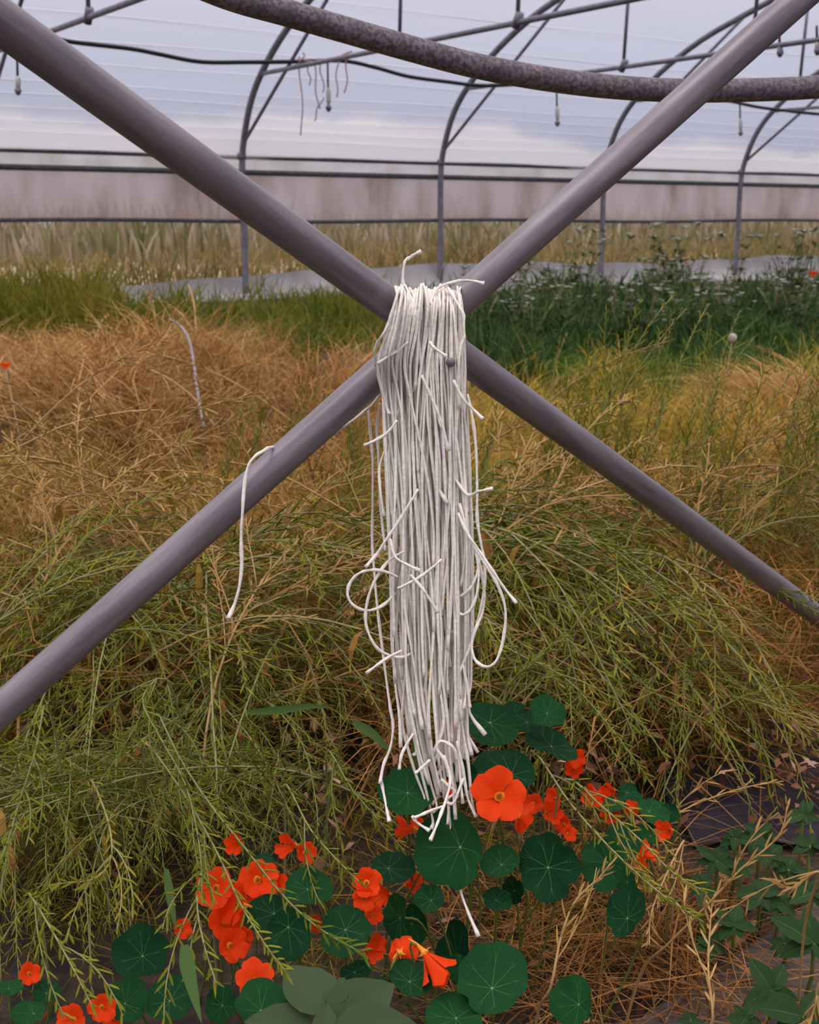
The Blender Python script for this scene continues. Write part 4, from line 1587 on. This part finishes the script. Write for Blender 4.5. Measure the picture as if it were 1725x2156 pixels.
M['nleaf'] = nas_leaf_mat()
M['vein'] = plain_mat('pale_vein', (0.055, 0.14, 0.04), 0.7, (0.030, 0.10, 0.03))
M['hub'] = plain_mat('leaf_hub', (0.30, 0.38, 0.16), 0.6)
M['nstem'] = plain_mat('nasturtium_stalk', (0.12, 0.17, 0.035), 0.5, (0.17, 0.17, 0.04), 20)


def leaf_template(seed):
    """Round shield leaf of radius 1 in the XY plane, stalk joined off centre; returns blade and vein meshes."""
    R = random.Random(seed)
    e = Vector((R.uniform(-.18, .18), -R.uniform(.0, .30), 0))
    nl = 8
    ph = R.uniform(0, 6.28)
    amp = R.uniform(.018, .035)
    dent = R.uniform(0, 6.28)
    lo = (R.uniform(-.09, .09), R.uniform(-.06, .06), R.uniform(-.04, .04))
    dents = [(R.uniform(0, 6.28), R.uniform(.06, .2)) for _ in range(R.randint(1, 3))]

    def outl(th):
        r = 1 + amp * math.cos(nl * th + ph + .8 * math.sin(th + dent)) + lo[0] * math.sin(2 * th + ph) + lo[1] * math.sin(3 * th + dent) + lo[2] * math.sin(5 * th + ph * 2)
        for dn_, dw in dents:
            dd = (th - dn_ + math.pi) % (2 * math.pi) - math.pi
            r -= dw * math.exp(-(dd / .12) ** 2)
        return Vector((math.cos(th) * r, math.sin(th) * r, 0))

    def surf(th, s):
        q = outl(th)
        p = e + (q - e) * s
        p.z = .17 * s ** 1.6 + .06 * math.sin(nl * th * .5 + ph) * s * s + .05 * math.sin(2 * th + dent) * s * s
        return p

    n, k = 44, 6
    mb = MB()
    vs = [surf(0, 0)]
    for i in range(1, k + 1):
        for j in range(n):
            vs.append(surf(2 * math.pi * j / n, i / k))
    fs = [(0, 1 + j, 1 + (j + 1) % n) for j in range(n)]
    for i in range(k - 1):
        for j in range(n):
            j2 = (j + 1) % n
            fs.append((1 + i * n + j, 1 + (i + 1) * n + j, 1 + (i + 1) * n + j2, 1 + i * n + j2))
    mb.add(vs, fs)
    blade = mb.mesh('leaf', M['nleaf'])
    vb = MB()

    def vein(path, w0, w1):
        vs = []
        m_ = len(path)
        for i, (th, s) in enumerate(path):
            p = surf(th, s) + Vector((0, 0, .006))
            a = surf(*path[min(i + 1, m_ - 1)]) - surf(*path[max(i - 1, 0)])
            sd = a.cross(Vector((0, 0, 1))).normalized()
            w = w0 + (w1 - w0) * i / (m_ - 1)
            vs += [p - sd * w, p + Vector((0, 0, .006)), p + sd * w]
        vb.add(vs, [(j * 3 + a, j * 3 + a + 1, j * 3 + a + 4, j * 3 + a + 3) for j in range(m_ - 1) for a in (0, 1)])

    for v_i in range(nl):
        th = (2 * math.pi * v_i - ph) / nl + R.gauss(0, .13) + math.pi / nl
        vein([(th, s) for s in np.linspace(.02, .62, 6)], .012, .007)
        for sg in (-1, 1):
            br_ = R.uniform(.45, .62)
            vein([(th + sg * R.uniform(.10, .2) * q, br_ + (.93 - br_) * q) for q in np.linspace(0, 1, 4)], .006, .003)
        vein([(th, s) for s in np.linspace(.62, .84, 3)], .006, .003)
    veins = vb.mesh('veins', M['vein'])
    hb = MB()
    hb.tube([e + Vector((0, 0, 0.0)), e + Vector((0, 0, .014)), e + Vector((0, 0, .018))], [.034, .03, .012], 8)
    hub = hb.mesh('leaf_hub', M['hub'])
    return blade, veins, hub, e


leaf_ts = [leaf_template(40 + i) for i in range(6)]


def facing(p, aspect, roll, roll_dir=1):
    """Frame whose XY plane is seen from the camera with the given height/width ratio, tipped back to the sky."""
    v = (CO - p).normalized()
    x = Vector((0, 0, 1)).cross(v).normalized()
    y = v.cross(x)
    tip = math.acos(max(.2, min(1, aspect)))
    R3 = Matrix((x, y, v)).transposed()
    return R3 @ Matrix.Rotation(roll, 3, 'Z') @ Matrix.Rotation(-tip, 3, 'X')


def nas_leaf(plant, x0, x1, y0, y1, Y, t=None, roll=0.0, spin=None):
    cx, cy = (x0 + x1) / 2, (y0 + y1) / 2
    p = at(cx, cy, Y)
    zc = (p - CO).dot(FW)
    a, b = (x1 - x0) / 2, (y1 - y0) / 2
    t = random.randrange(6) if t is None else t
    bl, vn, hb, e = leaf_ts[t]
    asp = b / a
    if asp > 1:
        R3 = facing(p, 1 / asp, roll + math.pi / 2)
        rad = b
    else:
        R3 = facing(p, asp, roll)
        rad = a
    R3 = R3 @ Matrix.Rotation(random.uniform(0, 6.28) if spin is None else spin, 3, 'Z')
    sc = rad * zc / F_PX
    lf = link('leaf', bl, plant)
    lf.matrix_local = Matrix.Translation(p - plant.location) @ R3.to_4x4() @ Matrix.Scale(sc, 4)
    link('veins', vn, lf)
    link('leaf_hub', hb, lf)
    # stalk from the hub to the ground
    h = R3 @ (e * sc)
    st = p + h
    gy = min(Y + random.uniform(.04, .18), 3.4)
    g = Vector((plant.location.x * .35 + st.x * .65 + random.gauss(0, .03), gy, zg(gy)))
    nrm = R3 @ Vector((0, 0, 1))
    pts = [Vector(q) for q in spline([tuple(st - nrm * .002), tuple(st - nrm * .03 - Vector((0, 0, .01))), tuple(st.lerp(g, .45) - nrm * .03), tuple(g)], 12)]
    inv = (R3.to_4x4() @ Matrix.Scale(sc, 4)).inverted()
    MB().tube([inv @ (q - p) for q in pts], .0017 / sc, 5).build('leaf_stalk', M['nstem'], lf)
    return lf


def petal_mat(name, a, b, c):
    m, nt, out = new_mat(name)
    L = nt.links.new
    tc = N(nt, 'ShaderNodeTexCoord')
    ln = N(nt, 'ShaderNodeVectorMath', operation='LENGTH')
    L(tc.outputs['Object'], ln.inputs[0])
    rp = ramp(nt, [(.12, c), (.26, b), (.45, a)])
    L(ln.outputs['Value'], rp.inputs[0])
    p = N(nt, 'ShaderNodeBsdfPrincipled')
    p.inputs['Roughness'].default_value = .6
    p.inputs['Specular IOR Level'].default_value = .15
    L(rp.outputs[0], p.inputs['Base Color'])
    t = N(nt, 'ShaderNodeBsdfTranslucent')
    L(rp.outputs[0], t.inputs[0])
    ms = N(nt, 'ShaderNodeMixShader')
    ms.inputs[0].default_value = .35
    L(p.outputs[0], ms.inputs[1])
    L(t.outputs[0], ms.inputs[2])
    L(ms.outputs[0], out.inputs[0])
    return m


M['petal'] = petal_mat('nasturtium_petal', (0.95, 0.062, 0.004), (0.93, 0.08, 0.004), (0.72, 0.15, 0.010))
M['spur'] = plain_mat('flower_spur', (0.85, 0.34, 0.03), 0.6, (0.80, 0.20, 0.015), 6)
M['throat'] = plain_mat('flower_throat', (0.50, 0.16, 0.015), 0.7, (0.30, 0.09, 0.012), 30)


def petal_mesh(seed, w=.74, cup=0.0):
    R = random.Random(seed)
    mb = MB()
    nu, nv = 9, 8
    vs, fs = [], []
    ph = R.uniform(0, 6)
    for i in range(nv):
        v = i / (nv - 1)
        hw = w * (1 - .12 * (1 - v))
        for j in range(nu):
            u = (j - (nu - 1) / 2) / ((nu - 1) / 2)
            r = .10 + .92 * v * (1 - .30 * abs(u) ** 3.0 * v) + .03 * math.sin(u * 8 + ph) * v ** 3
            a = u * hw
            z = -.42 * (1 - v) ** 2 + (.10 + cup) * v - .12 * v * v * u * u + .06 * math.sin(u * 5 + ph) * v * v
            vs.append((math.cos(a) * r, math.sin(a) * r, z))
    for i in range(nv - 1):
        for j in range(nu - 1):
            fs.append((i * nu + j, i * nu + j + 1, (i + 1) * nu + j + 1, (i + 1) * nu + j))
    mb.add(vs, fs)
    return mb.mesh('petal', M['petal'])


petal_ts = [petal_mesh(60 + i) for i in range(4)]
petal_cup = [petal_mesh(70 + i, .62, .75) for i in range(3)]
mb = MB()
mb.tube([(0, 0, -.22), (0, 0, -.30), (0, 0, -.44)], [.12, .10, .05], 10, cap=True)
for k in range(7):
    a = k * .9
    mb.tube([(0, 0, -.35), (.04 * math.cos(a), .04 * math.sin(a), -.18), (.07 * math.cos(a), .07 * math.sin(a), -.08)], .012, 4)
throat_me = mb.mesh('throat', M['throat'])
mb = MB()
mb.tube([Vector(q) for q in spline([(0, 0, -.30), (0, -.02, -.55), (0, -.10, -.95), (0, -.28, -1.30)], 10)], [.22, .20, .16, .12, .10, .08, .065, .05, .04, .02], 9)
for k in range(5):
    a = k * 1.2566 + .6
    c, s = math.cos(a), math.sin(a)
    mb.add([(c * .12 - s * .1, s * .12 + c * .1, -.42), (c * .12 + s * .1, s * .12 - c * .1, -.42), (c * .40, s * .40, -.36), (c * .25, s * .25, -.44)], [(0, 1, 3), (1, 2, 3), (2, 0, 3)])
spur_me = mb.mesh('spur', M['spur'])


def flower(plant, x, y, r_px, Y, rt=0.0, up=.25, cup=False, spin=None, toward=1.0):
    p = at(x, y, Y)
    zc = (p - CO).dot(FW)
    nrm = ((CO - p).normalized() * toward + RT * rt + Vector((0, 0, 1)) * up).normalized()
    sc = r_px * zc / F_PX
    yv = (Vector((0, 0, 1)) - nrm * nrm.z)
    yv = yv.normalized() if yv.length > .05 else Vector((0, 1, 0))
    R3 = Matrix((yv.cross(nrm), yv, nrm)).transposed()
    fl = link('flower', throat_me, plant)
    fl.matrix_local = Matrix.Translation(p - plant.location) @ R3.to_4x4() @ Matrix.Scale(sc, 4)
    sp0 = random.uniform(-.2, .2) if spin is None else spin
    for k in range(5):
        me = random.choice(petal_cup if cup else petal_ts)
        pt = link('petal', me, fl)
        pt.rotation_euler = (0, 0, math.pi / 2 + sp0 + k * 2 * math.pi / 5 + random.gauss(0, .06))
        s = random.uniform(.92, 1.06)
        pt.scale = (s, s, random.uniform(.8, 1.3))
    link('spur', spur_me, fl)
    gy = Y + random.uniform(.05, .15)
    g = Vector((p.x + random.gauss(0, .04), gy, zg(gy)))
    back = p - nrm * sc * .7
    pts = [Vector(q) for q in spline([tuple(back), tuple(back - nrm * .02 - Vector((0, 0, .02))), tuple(back.lerp(g, .5)), tuple(g)], 10)]
    inv = (R3.to_4x4() @ Matrix.Scale(sc, 4)).inverted()
    MB().tube([inv @ (q - p) for q in pts], .0016 / sc, 5).build('flower_stalk', M['nstem'], fl)
    return fl


def nas_plant(x, y, label, leaves, flowers):
    g = ground_pt(x, y)
    pl = empty('nasturtium', g)
    tag(pl, label, 'nasturtium', 'nasturtiums in the bed')
    for q in leaves:
        nas_leaf(pl, *q[:5], **(q[5] if len(q) > 5 else {}))
    for q in flowers:
        kw = q[4] if len(q) > 4 else dict(rt=random.gauss(0, .7), up=random.uniform(-.3, .6), cup=random.random() < .5, spin=random.uniform(0, 1.2))
        flower(pl, *q[:4], **kw)
    return pl


nas_plant(990, 1960, 'nasturtium under the cord ends with one big open orange blossom', [
    (880, 1023, 1706, 1872, 1.47, dict(t=0, spin=.3)), (796, 912, 1620, 1720, 1.50, dict(t=1, spin=2.2)), (948, 1006, 1598, 1668, 1.53, dict(t=2)),
    (995, 1125, 1583, 1680, 1.62, dict(t=3)), (1012, 1092, 1783, 1850, 1.46, dict(t=4, spin=1)), (875, 935, 1861, 1922, 1.42, dict(t=5)),
    (1015, 1080, 1873, 1920, 1.46), (1060, 1106, 1845, 1902, 1.50, dict(roll=.4)), (785, 875, 1797, 1862, 1.54), (818, 868, 1880, 1992, 1.47, dict(roll=.1)),
    (1097, 1223, 1754, 1897, 1.44, dict(t=1, spin=4.0)), (845, 905, 1905, 1990, 1.56), (930, 1000, 1940, 2060, 1.50), (940, 1010, 1755, 1850, 1.60), (1110, 1160, 1840, 1880, 1.56)],
    [(1052, 1674, 58, 1.47, dict(spin=.0, up=.15)), (1103, 1722, 36, 1.51, dict(rt=.9, toward=-.15, up=-.45)), (862, 1745, 30, 1.53, dict(rt=-1, toward=.1, up=.1, cup=True)),
     (862, 1862, 24, 1.58), (958, 1528, 20, 1.80), (938, 1660, 18, 1.75), (1122, 1692, 22, 1.75), (880, 1735, 18, 1.62)])
nas_plant(1050, 1640, 'nasturtium climbing right of the lower cords, leaves only', [
    (973, 1090, 1483, 1576, 1.74, dict(t=5, spin=3.6)), (1112, 1192, 1469, 1532, 1.80, dict(roll=-.3, t=2)), (1055, 1112, 1480, 1527, 1.86), (1100, 1216, 1545, 1600, 1.80, dict(roll=-.45)), (1085, 1135, 1500, 1545, 1.9)], [])
nas_plant(930, 2150, 'nasturtium at the bottom centre with a drooping orange spurred blossom', [
    (963, 1113, 1990, 2132, 1.31, dict(t=3, spin=.6)), (820, 916, 2024, 2100, 1.33, dict(t=4)), (893, 1022, 2097, 2185, 1.28), (1163, 1252, 2057, 2165, 1.28, dict(roll=-.3, t=0)), (718, 780, 2025, 2078, 1.38), (770, 830, 2060, 2110, 1.36), (945, 985, 2010, 2070, 1.38)],
    [(905, 2020, 46, 1.33, dict(rt=.5, up=-.75, toward=.35, cup=True)), (848, 2005, 34, 1.36, dict(toward=-.9, up=.1, rt=.4)), (925, 2055, 24, 1.36, dict(up=-.3))])
nas_plant(650, 2080, 'nasturtium left of centre with a heap of red blossoms', [
    (673, 779, 1908, 2012, 1.38, dict(t=2, spin=1)), (563, 661, 1912, 2020, 1.40, dict(t=0, spin=2)), (600, 700, 1835, 1912, 1.48), (520, 612, 1885, 1972, 1.46), (495, 614, 2070, 2170, 1.30, dict(t=5)), (436, 502, 2075, 2152, 1.33), (530, 580, 1800, 1835, 1.6)],
    [(772, 1858, 32, 1.45, dict(up=.1)), (768, 1893, 27, 1.44, dict(up=-.2)), (788, 1925, 22, 1.46, dict(rt=.5)), (795, 1990, 24, 1.46), (775, 2005, 22, 1.42), (815, 1885, 24, 1.52), (665, 1945, 20, 1.48),
     (452, 1868, 44, 1.47, dict(rt=-.3)), (490, 1905, 46, 1.45), (478, 1940, 40, 1.45, dict(rt=.3, up=-.1)), (545, 1850, 42, 1.50, dict(rt=.3)), (490, 1990, 36, 1.42), (505, 1975, 30, 1.44, dict(up=-.3)), (470, 1885, 36, 1.5), (520, 1880, 38, 1.5),
     (537, 2060, 42, 1.34, dict(up=.7)), (455, 1905, 32, 1.5), (500, 1775, 24, 1.6), (615, 1780, 26, 1.62), (645, 1795, 24, 1.62), (385, 1955, 22, 1.5), (575, 1865, 28, 1.52)])
nas_plant(300, 2120, 'nasturtium near the lower left with a pair of round leaves side by side', [
    (245, 353, 1944, 2062, 1.40, dict(t=4, spin=5)), (228, 314, 2055, 2150, 1.32, dict(t=0, spin=4)), (308, 408, 2060, 2150, 1.31, dict(t=2, spin=4.6))],
    [(215, 2122, 30, 1.30, dict(up=-.2)), (150, 2148, 34, 1.30), (240, 2140, 26, 1.32)])
nas_plant(60, 2130, 'nasturtium in the lower left corner with one small orange blossom', [
    (-10, 46, 2068, 2100, 1.40), (68, 128, 2068, 2112, 1.38), (25, 97, 2112, 2160, 1.33)],
    [(63, 2050, 24, 1.38, dict(rt=.3, up=.1)), (84, 2135, 16, 1.35)])
nas_plant(1320, 1830, 'nasturtium right of centre with scattered small red blossoms', [
    (1222, 1322, 1770, 1872, 1.47, dict(t=5, roll=-.3)), (1283, 1362, 1868, 1972, 1.40, dict(roll=-.35, t=3)), (1340, 1412, 1687, 1737, 1.66, dict(roll=-.3)), (1393, 1430, 1690, 1733, 1.66), (1272, 1352, 1740, 1812, 1.62), (1340, 1390, 1735, 1778, 1.64), (1270, 1318, 1680, 1712, 1.72), (1300, 1352, 1655, 1692, 1.75, dict(roll=-.5)), (1290, 1340, 1830, 1880, 1.52)],
    [(1215, 1597, 22, 1.84), (1208, 1620, 20, 1.86), (1255, 1670, 20, 1.76), (1243, 1690, 22, 1.74), (1272, 1692, 22, 1.74), (1288, 1665, 20, 1.76), (1285, 1712, 22, 1.72), (1328, 1702, 20, 1.72, dict(toward=-.5)), (1408, 1748, 24, 1.60), (1352, 1800, 26, 1.56, dict(rt=.8, toward=.3, up=.6, cup=True)), (1165, 1682, 24, 1.74), (1155, 1712, 24, 1.72), (1185, 1735, 20, 1.72), (1200, 1755, 18, 1.7), (1345, 1820, 16, 1.6)])

# ------------------------------------------------------------------ broad-leaved plants
def ovate_mesh(mat, name='leaf', w=.34, tipw=.9):
    mb = MB()
    nv, nu = 11, 7
    vs, fs = [], []
    for i in range(nv):
        v = i / (nv - 1)
        hw = w * math.sin(math.pi * v ** .75) ** .85 * (1.0 if v < .5 else 1.0) + .004
        for j in range(nu):
            u = (j - 3) / 3
            vs.append((u * hw, v, .22 * abs(u) * hw * 1.4 - .16 * v * v + .012 * math.sin(v * 22) * abs(u)))
    for i in range(nv - 1):
        for j in range(nu - 1):
            fs.append((i * nu + j, i * nu + j + 1, (i + 1) * nu + j + 1, (i + 1) * nu + j))
    mb.add(vs, fs)
    return mb.mesh(name, mat)


M['weedleaf'] = plant_mat('leafy_weed_leaf', [(0, (0.015, 0.045, 0.012)), (1, (0.034, 0.078, 0.020))], 'object', .6, .2, .5, 8)
M['greyleaf'] = plant_mat('grey_green_leaf', [(0, (0.048, 0.076, 0.034)), (1, (0.066, 0.098, 0.042))], 'object', .7, .1, .4, 10)
ov = [ovate_mesh(M['weedleaf'], w=.24 + .03 * i) for i in range(3)]
ovg = ovate_mesh(M['greyleaf'], w=.30)
mr_ = MB()
mr_.tube([(0, 0, .004), (0, .5, -.03), (0, .97, -.145)], [.012, .009, .003], 4)
mid_me = mr_.mesh('midrib', plain_mat('weed_midrib', (0.10, 0.16, 0.06), .6))


def ovate_leaf(plant, bx, by, tx, ty, Y0, Y1, me, face=None, mid=True):
    a, b = at(bx, by, Y0), at(tx, ty, Y1)
    yv = (b - a)
    ln = yv.length
    yv = yv.normalized()
    v = ((CO - a).normalized() + Vector((0, 0, .8)) + Vector((random.gauss(0, .25), 0, 0))).normalized()
    zv = (v - yv * v.dot(yv)).normalized()
    xv = yv.cross(zv)
    R3 = Matrix((xv, yv, zv)).transposed()
    lf = link('leaf', me, plant)
    lf.matrix_local = Matrix.Translation(a - plant.location) @ R3.to_4x4() @ Matrix.Scale(ln, 4)
    if mid:
        link('midrib', mid_me, lf)
    return lf


def leafy_weed(x, y, Y, leaves, label):
    Y = Y + .45 * max(0, ground_y(x, y) - Y)
    c = at(x, y, Y)
    g = Vector((c.x, Y + .03, zg(Y + .03)))
    pl = empty('leafy_weed', g)
    MB().tube([Vector(), (c - g) * .5 + Vector((.006, 0, 0)), c - g], .003, 6).build('stem', M['nstem'], pl)
    for (dx, dy, dY) in leaves:
        ovate_leaf(pl, x, y, x + dx, y + dy, Y, Y + dY, random.choice(ov))
    tag(pl, label, 'weed', 'leafy weeds in the lower right')


def whorl(r, n=6, seed=0):
    R = random.Random(seed)
    out_ = []
    for k in range(n):
        a = 2 * math.pi * k / n + R.gauss(0, .2)
        q = r * R.uniform(.7, 1.15)
        out_.append((q * math.cos(a), -q * .85 * math.sin(a), -.0006 * q * -math.sin(a) + R.gauss(0, .01)))
    return out_


leafy_weed(1715, 1985, 1.36, [(-75, 25, 0), (-20, -75, .03), (60, -40, 0), (-90, -60, .02), (40, 50, -.03)], 'leafy weed with the largest oval leaves, at the right edge above the board')
leafy_weed(1625, 2085, 1.36, [(-45, -70, .03), (30, -60, .03), (-60, 30, -.02), (60, 20, -.01), (20, 60, -.04), (-25, 40, -.03)], 'leafy weed growing in front of the wooden board')
leafy_weed(1600, 1755, 1.55, whorl(52, 6, 3), 'leafy weed below the black ground sheet, uppermost of the right group')
leafy_weed(1510, 1812, 1.54, whorl(56, 6, 4), 'leafy weed right of the red blossoms by the dry stalk')
leafy_weed(1545, 1945, 1.46, whorl(50, 6, 5), 'leafy weed at the upper end of the board')
leafy_weed(1600, 1880, 1.50, whorl(48, 6, 6), 'leafy weed between the dry stalk and the board')
leafy_weed(1660, 1830, 1.52, whorl(44, 6, 7), 'leafy weed in the middle of the right group')
leafy_weed(1705, 1780, 1.54, whorl(44, 5, 8), 'leafy weed at the right edge below the ground sheet')
leafy_weed(1710, 1880, 1.46, whorl(50, 5, 12), 'leafy weed at the right edge over the board end')
leafy_weed(1570, 2145, 1.33, whorl(48, 6, 9), 'leafy weed at the bottom edge left of the big oval leaf')
leafy_weed(1690, 2140, 1.28, [(-95, -25, 0), (40, -60, .02), (60, 20, 0), (-60, 40, -.02)], 'leafy weed in the lower right corner with a long oval leaf')
leafy_weed(1455, 2150, 1.33, whorl(30, 4, 10), 'small leafy weed at the bottom edge on the straw')

for i, (x, y) in enumerate(((1480, 1870), (1560, 1830), (1640, 1900), (1620, 1800), (1550, 1765), (1690, 1715), (1500, 1990), (1655, 1985))):
    leafy_weed(x, y, 1.5, whorl(38, 7, 30 + i), ('small leafy weed behind the tan podded stalk', 'small leafy weed left of the middle of the right group', 'small leafy weed over the far board edge', 'small leafy weed right of the tan podded stalk', 'small leafy weed touching the black ground sheet', 'small leafy weed on the black sheet by the right edge', 'small leafy weed in the shade left of the board', 'small leafy weed on the board between larger ones')[i])
lb = empty('lobed_leaf_plant', ground_pt(690, 2230))
for (bx, by, tx, ty, Y0, Y1, me) in ((692, 2140, 604, 2018, 1.25, 1.32, ovg), (700, 2120, 722, 2050, 1.26, 1.30, ovg), (690, 2165, 832, 2062, 1.24, 1.29, ovg), (660, 2180, 515, 2140, 1.24, 1.25, ovg), (700, 2190, 880, 2150, 1.22, 1.23, ovg), (680, 2200, 690, 2110, 1.22, 1.25, ovg)):
    o_ = ovate_leaf(lb, bx, by, tx, ty, Y0, Y1, me, mid=False)
    o_.scale = (o_.scale[0] * 1.12, o_.scale[1], o_.scale[2])
    o_.name = 'lobe'
stp = at(690, 2160, 1.235) - lb.location
MB().tube([Vector(), stp * .5 + Vector((.01, 0, 0)), stp], .004, 6).build('stem', M['nstem'], lb)
tag(lb, 'grey-green lobed leaf at the bottom edge left of centre', 'plant')

# ------------------------------------------------------------------ board and ground sheet
M['wood'] = plain_mat('weathered_board', (0.13, 0.105, 0.095), .85, (0.065, 0.05, 0.047), 14, .6, (1, 9, 1))
a = ground_pt(1440, 2110)
b = ground_pt(1700, 1930)
dirv = Vector((b.x - a.x, b.y - a.y, 0)).normalized()
sdv = Vector((dirv.y, -dirv.x, 0))
mb = MB()
vs, fs = [], []
nb = 10
for i in range(nb + 1):
    q = a + dirv * (-.25 + (1.1) * i / nb)
    wob = .003 * math.sin(i * 2.1)
    for (s, z) in ((0, 0.002), (0.004, .028), (.012, .032), (.19, .031), (.198, .027), (.20, .002)):
        vs.append(q + sdv * (s + wob) + Vector((0, 0, z + wob)))
for i in range(nb):
    for k in range(5):
        fs.append((i * 6 + k, i * 6 + k + 1, i * 6 + k + 7, i * 6 + k + 6))
fs += [tuple(range(5, -1, -1)), tuple(range(nb * 6, nb * 6 + 6))]
mb.add(vs, fs)
ob = mb.build('wooden_board', M['wood'], smooth=False)
tag(ob, 'weathered grey wooden board lying on the soil in the lower right', 'board')
M['sheet'] = plain_mat('black_ground_sheet', (0.022, 0.018, 0.026), .55, (0.04, 0.032, 0.042), 60, .2)
corners = [ground_pt(x, y) for x, y in ((1380, 1660), (1480, 1780), (1800, 1790), (1900, 1560), (1560, 1590))]
mb = MB()
n_s = 14
c0, c1, c2, c3 = ground_pt(1370, 1640), ground_pt(1460, 1790), ground_pt(1830, 1790), ground_pt(1850, 1560)
vs = []
for i in range(n_s + 1):
    for j in range(n_s + 1):
        u, v = i / n_s, j / n_s
        p = c0.lerp(c3, u).lerp(c1.lerp(c2, u), v)
        vs.append(p + Vector((0, 0, .016 + .012 * math.sin(u * 9 + v * 5) * math.sin(v * 7))))
fs = [(i * (n_s + 1) + j, i * (n_s + 1) + j + 1, (i + 1) * (n_s + 1) + j + 1, (i + 1) * (n_s + 1) + j) for i in range(n_s) for j in range(n_s)]
mb.add(vs, fs)
tag(mb.build('ground_sheet', M['sheet']), 'black woven ground sheet lying bare at the right', 'ground sheet')
